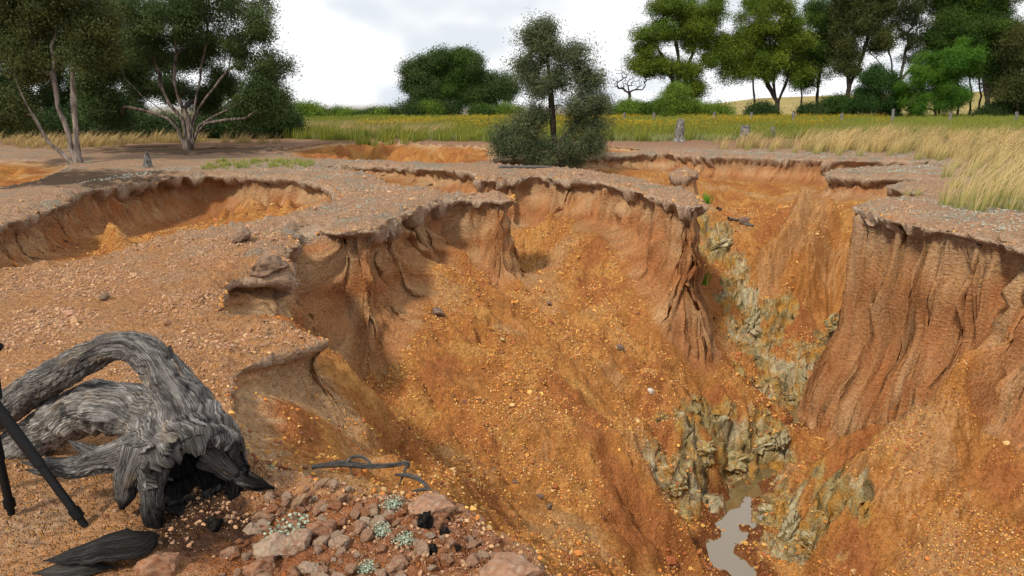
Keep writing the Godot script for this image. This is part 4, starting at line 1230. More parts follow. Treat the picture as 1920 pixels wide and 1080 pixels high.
	for e in [
		[Vector3(2.262, -3.239, -10.300), 0.15, white, "lone white stone on the orange bank above the creek"],
		[Vector3(3.018, -3.236, -10.000), 0.24, redr, "reddish boulder beside the pale creek outcrop"],
		[Vector3(1.840, -2.599, -11.000), 0.17, dark, "dark stone on the bank right of the long orange ridge"],
		[Vector3(0.434, -2.787, -7.000), 0.10, dark, "lower of two dark stones in the near ravine"],
		[Vector3(0.339, -2.723, -7.100), 0.10, dark, "upper of two dark stones in the near ravine"],
		[Vector3(-0.226, -2.545, -7.400), 0.10, dark, "grey stone in the ravine bed, left of a pair"],
		[Vector3(0.038, -2.559, -7.300), 0.085, dark, "grey stone in the ravine bed, right of a pair"],
		[Vector3(-1.149, -1.045, -10.100), 0.26, dark, "grey fallen crust block on the upper part of the orange ridge"],
		[Vector3(0.385, -1.580, -12.500), 0.13, dark, "small grey stone at the foot of the spur tip"],
		[Vector3(-3.423, 0.000, -8.498), 0.46, blk, "flat grey-brown crust block lying on the plateau behind the alcove"],
		[Vector3(-2.631, 0.020, -7.107), 0.5, blk, "weathered crust lump at the edge above the alcove"],
		[Vector3(-3.681, 0.000, -5.904), 0.16, blk, "flat grey stone chip on the left gravel plain"],
		[Vector3(5.970, -1.333, -17.300), 0.30, dark, "grey block among the sticks in the far gully"],
		[Vector3(0.685, -1.755, -12.000), 0.12, dark, "dark stone below the spur tip on the bank"],
		]:
		var p: Vector3 = e[0]
		var o := part("loose_stone", e[2], M.stone, self)
		stand(o, p, float(e[1]) * 0.15)
		o.scale = Vector3.ONE * float(e[1])
		o.rotation.y = rng.randf() * TAU
		tag(o, e[3], "stone", "loose stones in and around the gully")

func outcrops() -> void:
	# pale weathered bedrock standing out of the creek banks
	var shapes := []
	for k in 4:
		shapes.append(rock_mesh(290 + k, 4, Vector3(1.0, [0.8, 0.65, 0.9, 0.7][k], [0.7, 0.9, 0.6, 0.8][k]), 0.42, 14, 0.42, [Color(0.40, 0.35, 0.20), Color(0.36, 0.30, 0.15), Color(0.44, 0.40, 0.27), Color(0.38, 0.27, 0.11)][k], [Color(0.40, 0.22, 0.06), Color(0.52, 0.48, 0.35), Color(0.16, 0.12, 0.06), Color(0.45, 0.40, 0.26)][k], 0.02))
	var n := 0
	for e in [
		[Vector3(3.788, -3.679, -10.700), 0.95, "largest pale outcrop on the left creek bank above the pool"],
		[Vector3(4.436, -3.588, -11.100), 0.85, "pale ledge of rock right of the largest outcrop"],
		[Vector3(4.746, -3.849, -11.000), 0.60, "low dark-stained rock beside the upper creek bend"],
		[Vector3(3.066, -3.921, -10.000), 0.85, "ochre-stained outcrop below the reddish boulder"],
		[Vector3(2.526, -4.136, -9.200), 0.60, "grey-green rock at the foot of the long ridge left of the pool"],
		[Vector3(4.183, -4.258, -9.500), 0.62, "pale rock at the right edge of the pool"],
		[Vector3(4.167, -4.306, -8.700), 0.75, "cream crumbly outcrop on the right bank below the pool head"],
		[Vector3(4.162, -4.325, -8.000), 0.65, "lowest cream outcrop on the right creek bank"],
		[Vector3(6.493, -3.107, -13.000), 0.75, "ribbed pale rock beside the foot of the right cliff"],
		[Vector3(5.024, -1.754, -16.300), 0.85, "pale outcrop upstream of the green weed"],
		[Vector3(5.347, -2.704, -14.000), 0.95, "dark-streaked rock face in the middle of the creek bed"],
		[Vector3(5.622, -3.605, -12.800), 0.70, "pale rock at the bend between the bank and the right cliff"]]:
		var o := part("creek_outcrop", shapes[n % 4], M.stone, self)
		var s: float = e[1]
		stand(o, e[0], -s * 0.12)
		o.scale = Vector3.ONE * s
		o.rotation = Vector3(rng.randf_range(-0.3, 0.3), rng.randf() * TAU, rng.randf_range(-0.3, 0.3))
		tag(o, e[2], "rock", "pale outcrops along the creek")
		n += 1

func gravel() -> void:
	# countless chips of ironstone and clay on every slope
	var shapes := []
	for k in 3:
		shapes.append(rock_mesh(260 + k, 1 if k == 0 else 0, Vector3(1, 0.6 + 0.1 * k, 0.8), 0.25, 4, 0.5, Color(1, 1, 1), Color(0.75, 0.75, 0.75), 0.2))
	var tints := [Color(0.58, 0.30, 0.075), Color(0.66, 0.38, 0.11), Color(0.50, 0.20, 0.055), Color(0.36, 0.12, 0.05), Color(0.20, 0.09, 0.055), Color(0.56, 0.37, 0.17), Color(0.50, 0.22, 0.06)]
	var nx := xs.size()
	var i_lo := xs.bsearch(-9.0)
	var i_hi := xs.bsearch(8.0)
	var j_lo := zs.bsearch(-19.0)
	var j_hi := zs.bsearch(-1.3)
	var np := fnl(91, 0.8, 3)
	var xf := [[], [], []]
	var cols := [[], [], []]
	for k in 900000:
		var i := rng.randi_range(i_lo, i_hi - 1)
		var j := rng.randi_range(j_lo, j_hi - 1)
		var a := j * nx + i
		var d := inside[a]
		var nn := soil_norm[a]
		if nn.y < 0.45 and (nn.y < 0.02 or d < 0.15 or rng.randf() < 0.55):
			continue
		var p: Vector3 = verts[a].lerp(verts[a + 1], rng.randf()).lerp(verts[a + nx], rng.randf() * 0.5)
		var dense := 0.5 + 1.7 * np.get_noise_2d(p.x, p.z)
		if d < 0.0:
			dense = dense * (0.85 if p.z > -9.0 and p.x < 1.5 else 0.3)
		elif d < 0.62:
			dense *= 0.45
		if p.y < -3.9:
			dense = 0.5 - 0.4 * field(floor_wet, p.x, p.z)
		if rng.randf() > dense:
			continue
		var s := 0.008 + 0.032 * pow(rng.randf(), 5.5)
		if p.z < -5.0 and rng.randf() < 0.012:
			s *= 2.6
		if nn.y < 0.45:
			s *= 0.75
		if p.z > -4.5 and d < 0.0:
			s *= 0.7
		if p.y < -3.6 and rng.randf() < 0.12:
			s *= 2.4
		s *= 1.0 + maxf(0.0, -p.z - 8.0) * 0.03
		var w := rng.randi() % 3
		xf[w].append(Transform3D(Basis.from_euler(Vector3(rng.randf() * 0.8, rng.randf() * TAU, rng.randf() * 0.8)).scaled(Vector3.ONE * s), p + nn * s * 0.15))
		var c: Color = tints[rng.randi() % 7]
		if d < 0.0:
			c = c.lerp(Color(0.38, 0.25, 0.175), 0.7)
		cols[w].append(c * rng.randf_range(0.75, 1.25))
	for w in 3:
		var o := many("gravel", shapes[w], M.pebble, xf[w], cols[w], self)
		tag(o, "fine ochre gravel strewn over the slopes and the near plateau", "gravel", "gravel on the slopes", "stuff")
	print("gravel ", xf[0].size() * 3)

func lichen_crumbs() -> void:
	# pale grey-green lichen crumbs lying on the hard crust
	var chip := rock_mesh(280, 0, Vector3(1, 0.45, 0.8), 0.3, 3, 0.5, Color(1, 1, 1), Color(0.8, 0.8, 0.8), 0.2)
	var xf := []
	var cols := []
	var np := fnl(93, 0.7, 3)
	for e in [[[Vector2(-8.35, -12.21), Vector2(-9.66, -15.10), Vector2(-9.94, -18.03), Vector2(-8.39, -20.42), Vector2(-4.44, -22.09), Vector2(-3.48, -18.65), Vector2(-4.21, -15.88), Vector2(-5.42, -17.44), Vector2(-7.67, -18.65), Vector2(-8.68, -18.03), Vector2(-9.19, -16.63), Vector2(-9.22, -14.38)], 2600], [[Vector2(6.03, -11.80), Vector2(6.68, -12.51), Vector2(8.54, -13.46), Vector2(10.93, -14.58), Vector2(6.97, -8.57), Vector2(6.69, -8.94), Vector2(6.39, -10.49)], 2200], [[Vector2(8.54, -18.65), Vector2(9.14, -19.15), Vector2(13.51, -21.02), Vector2(11.25, -17.44), Vector2(9.49, -17.44)], 1200], [[Vector2(5.87, -26.71), Vector2(10.57, -22.79), Vector2(14.45, -22.79), Vector2(15.57, -24.60), Vector2(6.17, -28.09)], 1200], [[Vector2(-4.15, -15.65), Vector2(-2.34, -14.99), Vector2(-1.28, -13.64), Vector2(-2.28, -11.11), Vector2(-3.07, -10.82)], 500]]:
		var poly := PackedVector2Array(e[0])
		for k in e[1]:
			var p := in_poly(poly)
			if np.get_noise_2d(p.x, p.y) < rng.randf_range(-0.25, 0.2):
				continue
			var s := rng.randf_range(0.018, 0.055) * (1.0 + maxf(0.0, -p.y - 12.0) * 0.03)
			xf.append(Transform3D(Basis.from_euler(Vector3(rng.randf_range(-0.3, 0.3), rng.randf() * TAU, rng.randf_range(-0.3, 0.3))).scaled(Vector3.ONE * s), Vector3(p.x, ground_at(p.x, p.y) + s * 0.1, p.y)))
			cols.append(Color(0.26, 0.285, 0.235).lerp(Color(0.40, 0.41, 0.36), rng.randf()) * rng.randf_range(0.7, 1.1))
	var o := many("lichen_crumbs", chip, M.pebble, xf, cols, self)
	tag(o, "pale grey-green lichen crumbs strewn over the hard plateau crust", "lichen", "", "stuff")

# ---------------------------------------------------------------- wood
func wood_materials() -> void:
	var s := 512
	var a := fnl(70, 0.02, 4)
	var col := Image.create(s, s, false, Image.FORMAT_RGB8)
	var hgt := Image.create(s, s, false, Image.FORMAT_L8)
	for j in s:
		for i in s:
			var an := TAU * i / s
			var bend := a.get_noise_2d(float(j) * 0.25, 9.0) * 0.5
			var v := 0.0
			var x := cos(an + bend)
			var y := sin(an + bend)
			v = a.get_noise_3d(x * 260.0, y * 260.0, j * 0.22)
			var f := a.get_noise_3d(x * 900.0, y * 900.0, j * 0.35)
			var g := clampf(0.80 + 0.38 * v + 0.4 * f, 0.2, 1.0)
			col.set_pixel(i, j, Color(g, g * 0.985, g * 0.97))
			hgt.set_pixel(i, j, Color(clampf(0.5 + 0.9 * v + 0.6 * f, 0, 1), 0, 0))
	var m := mat(Color.WHITE, 0.8, true)
	m.albedo_texture = ImageTexture.create_from_image(col)
	m.heightmap_enabled = true
	m.heightmap_texture = ImageTexture.create_from_image(hgt)
	m.heightmap_scale = 1.2
	m.metallic_specular = 0.2
	M.wood = m
	M.black_metal = mat(lin(0.012, 0.012, 0.013), 0.45)
	M.black_rubber = mat(lin(0.008, 0.008, 0.008), 0.7)

func limb(ctrl: Array, radii: Array, sd: int, origin: Vector3, groove: float, pale: float, char_from: float, char_to: float, flat := 1.0, sides := 84, step := 0.009, jag := 0.0) -> ArrayMesh:
	# weathered wood: a swept limb whose skin is split along the grain
	var c := Curve3D.new()
	c.bake_interval = 0.01
	var n := ctrl.size()
	for k in n:
		var t: Vector3 = (ctrl[mini(k + 1, n - 1)] - ctrl[maxi(k - 1, 0)]) * 0.22
		c.add_point(ctrl[k] - origin, -t, t)
	var offs := []
	for k in n:
		offs.append(c.get_closest_offset(ctrl[k] - origin))
	var total := c.get_baked_length()
	var rows := maxi(4, int(total / step))
	var n1 := fnl(sd, 1.0, 3)
	var n2 := fnl(sd + 7, 1.0, 3)
	var pv := PackedVector3Array()
	var pc := PackedColorArray()
	var uv := PackedVector2Array()
	var ref := Vector3(0.1, 1, 0.05).normalized()
	for j in rows + 1:
		var s := total * j / rows
		var p := c.sample_baked(s)
		var dir := (c.sample_baked(minf(s + 0.02, total)) - c.sample_baked(maxf(s - 0.02, 0.0))).normalized()
		var u := (ref - dir * ref.dot(dir)).normalized()
		ref = u
		var v := dir.cross(u)
		var seg := 0
		while seg < n - 2 and s > float(offs[seg + 1]):
			seg += 1
		var f := clampf((s - float(offs[seg])) / maxf(float(offs[seg + 1]) - float(offs[seg]), 0.001), 0, 1)
		f = f * f * (3.0 - 2.0 * f)
		var r := lerpf(radii[seg], radii[seg + 1], f)
		for i in sides + 1:
			var a := TAU * (i % sides) / sides
			var tw := a + 1.1 * s + 0.5 * n1.get_noise_1d(s * 5.0) + 0.35 * n1.get_noise_3d(cos(a) * 2.0, sin(a) * 2.0, s * 9.0)
			var x := cos(tw)
			var y := sin(tw)
			var lump := n1.get_noise_3d(x * 1.1, y * 1.1, s * 7.0)
			var fib := n2.get_noise_3d(x * 4.5, y * 4.5, s * 2.5 + 0.8 * lump)
			var crack := absf(n2.get_noise_3d(x * 2.6 + 20.0, y * 2.6, s * 1.6 + 0.7 * lump))
			var rr := r * (1.0 + 0.22 * lump) + groove * (fib * 0.45 - 0.9 * (1.0 - smoothstep(0.0, 0.09, crack)))
			rr = maxf(rr, r * 0.35)
			pv.append(p + (u * cos(a) * flat + v * sin(a)) * rr + dir * jag * smoothstep(0.6, 1.0, s / total) * n2.get_noise_2d(x * 3.0, y * 3.0))
			var tone := 0.55 + 0.9 * n2.get_noise_3d(x * 4.0 + 60.0, y * 4.0, s * 3.0)
			var col := Color(0.075, 0.074, 0.076).lerp(Color(0.46, 0.45, 0.445), clampf(tone * pale * 1.1 + 0.25 * lump, 0, 1))
			col = col.lerp(Color(0.34, 0.25, 0.15), 0.35 * smoothstep(0.25, 0.5, n1.get_noise_3d(x + 9.0, y, s * 4.0)))
			var ch := smoothstep(char_from, char_to, s / total + 0.25 * n1.get_noise_3d(x * 2.0, y * 2.0, s * 9.0 + 30.0))
			col = col.lerp(Color(0.020, 0.019, 0.019), 0.93 * ch)
			pc.append(col * 1.35)
			uv.append(Vector2(i / float(sides) * 2.0, s * 1.6))
	var idx := PackedInt32Array()
	var w := sides + 1
	for j in rows:
		for i in sides:
			var a := j * w + i
			idx.append_array([a, a + w, a + 1, a + 1, a + w, a + w + 1])
	var arr := []
	arr.resize(Mesh.ARRAY_MAX)
	arr[Mesh.ARRAY_VERTEX] = pv
	arr[Mesh.ARRAY_COLOR] = pc
	arr[Mesh.ARRAY_TEX_UV] = uv
	arr[Mesh.ARRAY_INDEX] = idx
	var am := ArrayMesh.new()
	am.add_surface_from_arrays(Mesh.PRIMITIVE_TRIANGLES, arr)
	var st := SurfaceTool.new()
	st.create_from(am, 0)
	st.generate_normals()
	return st.commit()

func stump_log() -> void:
	var b: Vector3 = Vector3(-1.435, 0.000, -2.562)
	b.y = ground_at(b.x, b.z)
	var o := node("fallen_stump", b, "twisted grey weathered stump with burnt hollow base and arched limb in the foreground", "stump")
	part("arched_limb", limb([Vector3(-2.936, -0.041, -3.100), Vector3(-2.518, 0.198, -3.000), Vector3(-2.197, 0.393, -2.920), Vector3(-1.939, 0.540, -2.860), Vector3(-1.731, 0.631, -2.820), Vector3(-1.578, 0.601, -2.780), Vector3(-1.489, 0.496, -2.750), Vector3(-1.426, 0.384, -2.720), Vector3(-1.426, 0.295, -2.720)], [0.08, 0.075, 0.075, 0.07, 0.062, 0.075, 0.09, 0.12, 0.12], 301, b, 0.011, 0.62, 2.0, 2.1), M.wood, o)
	part("trunk", limb([Vector3(-3.041, -0.331, -3.150), Vector3(-2.637, -0.105, -3.080), Vector3(-2.320, 0.089, -3.020), Vector3(-2.067, 0.250, -2.950), Vector3(-1.853, 0.308, -2.900), Vector3(-1.661, 0.257, -2.850), Vector3(-1.521, 0.216, -2.800)], [0.10, 0.10, 0.105, 0.115, 0.125, 0.12, 0.12], 302, b, 0.010, 0.85, 2.0, 2.1), M.wood, o)
	part("burnt_base", limb([Vector3(-1.759, 0.264, -2.920), Vector3(-1.639, 0.279, -2.860), Vector3(-1.510, 0.265, -2.780), Vector3(-1.415, 0.229, -2.690), Vector3(-1.351, 0.196, -2.610), Vector3(-1.309, 0.170, -2.550), Vector3(-1.305, 0.165, -2.545)], [0.05, 0.125, 0.17, 0.195, 0.205, 0.195, 0.16], 303, b, 0.009, 0.62, 0.62, 1.2, 1.0, 110, 0.008, 0.05), M.wood, o)
	var hol := part("hollow", limb([Vector3(-1.301, 0.163, -2.540), Vector3(-1.348, 0.176, -2.610), Vector3(-1.418, 0.203, -2.690), Vector3(-1.479, 0.223, -2.750), Vector3(-1.486, 0.226, -2.755)], [0.185, 0.175, 0.15, 0.09, 0.005], 304, b, 0.012, 0.3, -1.0, -0.5, 1.0, 70, 0.012), M.wood, o)
	hol.set_meta("label", "charred black hollow of the stump")
	for e in [
		["root", [Vector3(-1.488, 0.235, -2.640), Vector3(-1.604, 0.231, -2.600), Vector3(-1.717, 0.224, -2.560), Vector3(-1.813, 0.206, -2.530), Vector3(-1.888, 0.233, -2.500), Vector3(-1.997, 0.253, -2.490)], [0.11, 0.085, 0.055, 0.045, 0.03, 0.004], 305, 0.8, 1.9],
		["root", [Vector3(-1.312, 0.190, -2.700), Vector3(-1.251, 0.141, -2.680), Vector3(-1.195, 0.082, -2.670), Vector3(-1.128, 0.054, -2.660), Vector3(-1.044, 0.027, -2.660)], [0.09, 0.07, 0.045, 0.03, 0.004], 306, 0.35, 0.8],
		["root", [Vector3(-1.558, 0.242, -2.580), Vector3(-1.580, 0.177, -2.520), Vector3(-1.597, 0.096, -2.490), Vector3(-1.609, 0.047, -2.470)], [0.09, 0.065, 0.04, 0.01], 307, 0.5, 1.0],
		["root", [Vector3(-1.477, 0.202, -2.520), Vector3(-1.475, 0.109, -2.470), Vector3(-1.460, 0.029, -2.440), Vector3(-1.419, -0.025, -2.410)], [0.06, 0.045, 0.04, 0.01], 308, 0.35, 0.7],
		["root", [Vector3(-1.200, 0.110, -2.680), Vector3(-1.212, 0.029, -2.640), Vector3(-1.220, -0.024, -2.600)], [0.05, 0.035, 0.01], 309, 0.2, 0.2],
		["broken_spur", [Vector3(-1.737, 0.241, -2.560), Vector3(-1.783, 0.293, -2.540), Vector3(-1.819, 0.328, -2.530)], [0.04, 0.02, 0.003], 314, 0.9, 3.0],
		["broken_spur", [Vector3(-1.844, 0.208, -2.510), Vector3(-1.918, 0.209, -2.490), Vector3(-1.978, 0.225, -2.480)], [0.03, 0.018, 0.003], 315, 0.9, 3.0],
		["broken_spur", [Vector3(-1.692, 0.606, -2.820), Vector3(-1.665, 0.659, -2.810), Vector3(-1.631, 0.692, -2.800)], [0.04, 0.022, 0.003], 310, 0.7, 3.0],
		["broken_spur", [Vector3(-1.516, 0.554, -2.760), Vector3(-1.477, 0.619, -2.750), Vector3(-1.467, 0.661, -2.750)], [0.035, 0.018, 0.003], 311, 0.7, 3.0]]:
		part(e[0], limb(e[1], e[2], e[3], b, 0.013, e[4], e[5] - 0.35, e[5], 1.0, 64, 0.009), M.wood, o)
	var sb: Vector3 = Vector3(-1.572, 0.000, -2.234)
	var slabm := limb([Vector3(-1.732, 0.030, -2.163), Vector3(-1.617, 0.050, -2.173), Vector3(-1.507, 0.070, -2.192), Vector3(-1.425, 0.070, -2.224), Vector3(-1.391, 0.050, -2.303)], [0.004, 0.05, 0.085, 0.10, 0.03], 312, sb, 0.006, 0.25, -0.6, 0.9, 0.22, 64, 0.01)
	var so := part("charred_slab", slabm, M.wood, self)
	so.position = sb
	tag(so, "flat charred wood slab lying in front of the hollow stump", "wood slab")
	var s2: Vector3 = Vector3(-1.649, 0.000, -2.148)
	so = part("bark_piece", limb([Vector3(-1.746, 0.010, -2.120), Vector3(-1.652, 0.020, -2.128), Vector3(-1.559, 0.020, -2.134), Vector3(-1.467, 0.010, -2.159)], [0.004, 0.04, 0.04, 0.006], 313, s2, 0.004, 0.3, 0.4, 1.6, 0.2, 40, 0.012), M.wood, self)
	so.position = s2
	tag(so, "thin grey bark strip below the charred slab", "bark strip")
	# dead branch hanging over the gully edge
	var db: Vector3 = Vector3(-0.918, -0.050, -2.909)
	db.y = ground_at(db.x, db.z)
	var br := node("dead_branch", db, "crooked bare grey branch lying across the gully edge right of the stump", "branch")
	part("main_branch", limb([Vector3(-1.016, -0.119, -3.100), Vector3(-0.860, -0.090, -3.080), Vector3(-0.719, -0.085, -3.050), Vector3(-0.589, -0.051, -3.000), Vector3(-0.516, -0.039, -3.000), Vector3(-0.509, -0.062, -3.000)], [0.012, 0.017, 0.013, 0.012, 0.011, 0.004], 320, db, 0.003, 0.8, 2.0, 2.1, 1.0, 20, 0.012), M.wood, br)
	for e in [[[Vector3(-0.838, -0.084, -3.080), Vector3(-0.804, -0.054, -3.080), Vector3(-0.753, -0.043, -3.070), Vector3(-0.720, -0.061, -3.060), Vector3(-0.698, -0.079, -3.050)], [0.009, 0.009, 0.008, 0.007, 0.005]], [[Vector3(-0.513, -0.045, -3.000), Vector3(-0.527, -0.077, -2.980), Vector3(-0.555, -0.150, -2.970)], [0.009, 0.007, 0.002]], [[Vector3(-0.569, -0.074, -2.950), Vector3(-0.495, -0.074, -2.940), Vector3(-0.438, -0.097, -2.930), Vector3(-0.389, -0.130, -2.900)], [0.006, 0.012, 0.011, 0.007]], [[Vector3(-0.818, -0.096, -3.070), Vector3(-0.798, -0.147, -3.050)], [0.005, 0.001]], [[Vector3(-0.478, -0.124, -2.880), Vector3(-0.432, -0.113, -2.880), Vector3(-0.389, -0.125, -2.900)], [0.006, 0.008, 0.008]]]:
		part("twig", limb(e[0], e[1], 330 + int(e[1][0] * 1000), db, 0.002, 0.85, 2.0, 2.1, 1.0, 14, 0.01), M.wood, br)
	# lichen clumps
	var flake := leaf_spray(420, 0.8, 0.16, 0.14, -0.4, 60)
	for e in [[Vector3(-0.876, 0.050, -2.355), 0.10, "largest pale green lichen clump on the orange stones"], [Vector3(-0.528, 0.020, -2.374), 0.055, "pale green lichen tuft in the middle of the rubble"], [Vector3(-0.422, 0.020, -2.305), 0.05, "pale lichen tuft right of the middle tuft"], [Vector3(-0.509, 0.020, -2.547), 0.055, "green lichen tuft at the upper rubble edge"], [Vector3(-0.538, 0.020, -2.146), 0.045, "small lichen tuft at the bottom of the rubble"], [Vector3(-1.154, 0.020, -2.895), 0.04, "lichen tuft on the pale bank right of the stump"]]:
		var l := part("lichen_clump", flake, M.lichen, self)
		stand(l, e[0], float(e[1]) * 0.28)
		l.scale = Vector3(1, 0.7, 1) * float(e[1])
		tag(l, e[2], "lichen", "lichen clumps in the rubble")
	var coal := rock_mesh(250, 2, Vector3(1, 1.1, 0.8), 0.45, 9, 0.45, Color(0.020, 0.019, 0.019), Color(0.07, 0.065, 0.06), 0.05)
	for e in [[Vector3(-0.348, 0.000, -2.375), 0.085, "tall black charcoal lump in the right part of the rubble"], [Vector3(-0.265, 0.000, -2.357), 0.05, "flat black charcoal piece right of the tall lump"], [Vector3(-0.303, 0.000, -2.257), 0.05, "small black charcoal piece below the tall lump"], [Vector3(-0.269, 0.000, -2.465), 0.03, "tiny charcoal bit beside the brick-red stone"], [Vector3(-0.206, 0.000, -2.279), 0.03, "tiny charcoal bit near the gully lip"], [Vector3(-1.211, 0.000, -2.410), 0.07, "charcoal lump in the dark soil under the hollow stump"]]:
		var l := part("charcoal_lump", coal, M.stone, self)
		stand(l, e[0], float(e[1]) * 0.3)
		l.scale = Vector3.ONE * float(e[1])
		l.rotation.y = rng.randf() * TAU
		tag(l, e[2], "charcoal", "charcoal in the rubble")

func tripod() -> void:
	var apex: Vector3 = Vector3(-2.064, 0.589, -2.460)
	var o := node("camera_tripod", Vector3(apex.x, ground_at(apex.x, apex.z), apex.z), "black camera tripod with two legs showing at the left picture edge", "tripod")
	var at := o.position
	var feet := [Vector3(-1.719, 0.000, -2.403), Vector3(-2.071, 0.000, -2.477), apex + Vector3(-0.55, 0, -0.12)]
	for f in feet:
		var foot: Vector3 = f
		foot.y = ground_at(foot.x, foot.z)
		var a := apex - at
		var c := foot - at
		var st := SurfaceTool.new()
		st.begin(Mesh.PRIMITIVE_TRIANGLES)
		var k := a.lerp(c, 0.55)
		sweep(st, [a, k], [0.022, 0.0205], 20)
		var leg := part("leg", st.commit(), M.black_metal, o)
		st = SurfaceTool.new()
		st.begin(Mesh.PRIMITIVE_TRIANGLES)
		sweep(st, [k, a.lerp(c, 0.9)], [0.0165, 0.016], 20)
		part("lower_tube", st.commit(), M.black_metal, leg)
		st = SurfaceTool.new()
		st.begin(Mesh.PRIMITIVE_TRIANGLES)
		sweep(st, [a.lerp(c, 0.86), a.lerp(c, 0.866), a.lerp(c, 0.925), a.lerp(c, 0.93)], [0.018, 0.0215, 0.0215, 0.019], 20)
		part("lock_collar", st.commit(), M.black_rubber, leg)
		st = SurfaceTool.new()
		st.begin(Mesh.PRIMITIVE_TRIANGLES)
		sweep(st, [a.lerp(c, 0.92), a.lerp(c, 0.985), c + Vector3(0, 0.003, 0)], [0.014, 0.0135, 0.007], 16)
		part("foot", st.commit(), M.black_rubber, leg)
	var st2 := SurfaceTool.new()
	st2.begin(Mesh.PRIMITIVE_TRIANGLES)
	sweep(st2, [apex - at + Vector3(0, -0.05, 0), apex - at + Vector3(0, 0.03, 0), apex - at + Vector3(0, 0.04, 0), apex - at + Vector3(0, 0.12, 0)], [0.055, 0.06, 0.03, 0.028], 20)
	var hub := part("head", st2.commit(), M.black_metal, o)
	st2 = SurfaceTool.new()
	st2.begin(Mesh.PRIMITIVE_TRIANGLES)
	sweep(st2, [apex - at + Vector3(0, 0.10, 0), Vector3(-1.990, 0.750, -2.460) - at, Vector3(-1.977, 0.756, -2.460) - at, Vector3(-1.959, 0.765, -2.460) - at], [0.008, 0.010, 0.018, 0.012], 14)
	part("pan_handle", st2.commit(), M.black_rubber, hub)

func posts() -> void:
	# weathered stumps and fence posts on the plateau
	for e in [
		[Vector3(-10.046, 0.000, -18.982), [[0, -0.03, 0], [0.0, 0.14, 0], [0.02, 0.36, 0], [0.03, 0.46, 0]], [0.13, 0.10, 0.05, 0.012], "small pointed grey stump on the bare left plateau"],
		[Vector3(8.106, 0.000, -33.710), [[0, -0.05, 0], [-0.01, 0.2, 0], [0.02, 0.8, 0], [0.0, 1.08, 0]], [0.33, 0.22, 0.19, 0.13], "tall split grey stump on the red plateau before the meadow"],
		[Vector3(12.021, 0.000, -35.915), [[0, -0.05, 0], [0.0, 0.3, 0], [0.0, 0.75, 0]], [0.26, 0.24, 0.22], "short broad grey stump half hidden in dry grass"],
		[Vector3(14.384, 0.000, -38.425), [[0, -0.05, 0], [0.0, 0.3, 0], [0.0, 0.6, 0]], [0.16, 0.14, 0.1], "small brownish stump right of the broad grey stump"]]:
		var p: Vector3 = e[0]
		p.y = ground_at(p.x, p.z)
		var c := []
		for q in e[1]:
			c.append(Vector3(q[0], q[1], q[2]))
		var o := part("weathered_stump", limb(c, e[2], 340 + int(absf(p.x)), Vector3.ZERO, 0.03, 0.7, 2.0, 2.1, 1.0, 40, 0.03), M.wood, self)
		o.position = p
		tag(o, e[3], "stump", "weathered stumps on the plateau")
	var n := 0
	for e in [[Vector3(10.257, 0.143, -64.000), Vector3(12.943, 0.143, -64.000), Vector3(18.178, 0.120, -63.000), Vector3(21.496, 0.120, -63.000), Vector3(24.898, 0.098, -62.000), Vector3(29.158, 0.098, -62.000), Vector3(31.496, 0.112, -58.000), Vector3(36.280, 0.112, -58.000), Vector3(40.290, 0.165, -56.000)]]:
		for p in e:
			var q: Vector3 = p
			q.y = ground_at(q.x, q.z)
			var hgt: float = [1.15, 1.15, 1.2, 1.15, 1.25, 1.1, 1.45, 1.25, 1.25][n]
			var o := part("fence_post", limb([Vector3(0, -0.1, 0), Vector3(0.02, hgt * 0.5, 0), Vector3(0.0, hgt, 0)], [0.13, 0.12, 0.11], 360 + n, Vector3.ZERO, 0.012, 0.6, 2.0, 2.1, 1.0, 20, 0.08), M.wood, self)
			o.position = q
			tag(o, "weathered fence post in front of the right trees, %s from the left" % ["first", "second", "third", "fourth", "fifth", "sixth", "seventh and tallest", "eighth", "ninth"][n], "fence post", "fence posts along the meadow")
			n += 1
	# sticks: fallen boards on the central spur and debris in the far gully
	var k := 0
	for e in [[[Vector3(-0.372, 0.040, -19.199), Vector3(0.374, 0.060, -19.313), Vector3(1.045, 0.050, -19.256)], 0.05, "long grey fallen stick on top of the central crusted spur"], [[Vector3(-0.149, 0.100, -19.184), Vector3(0.589, 0.100, -19.004), Vector3(1.124, 0.080, -19.340)], 0.04, "second grey stick lying behind the first on the spur"],
		[[Vector3(5.575, -1.169, -17.400), Vector3(5.910, -1.103, -17.600), Vector3(6.180, -1.105, -17.700)], 0.04, "pale driftwood stick among debris in the far gully"], [[Vector3(5.585, -1.082, -18.400), Vector3(5.712, -1.024, -18.500)], 0.05, "short grey stick at the head of the debris"], [[Vector3(5.968, -1.219, -17.200), Vector3(6.094, -1.267, -17.000)], 0.04, "short dark stick right of the driftwood"]]:
		var c: Array = e[0]
		var p0: Vector3 = c[0]
		var lift := ground_at(p0.x, p0.z) - p0.y + 0.03
		var cc := []
		for q in c:
			cc.append(Vector3(q.x, ground_at(q.x, q.z) + 0.035, q.z))
		var rr := []
		for q in c.size():
			rr.append(float(e[1]) * (1.0 - 0.25 * q))
		var o := part("fallen_stick", limb(cc, rr, 380 + k, p0, 0.006, 0.6, 2.0, 2.1, 1.0, 16, 0.05), M.wood, self)
		o.position = p0
		tag(o, e[2], "stick", "fallen sticks")
		k += 1

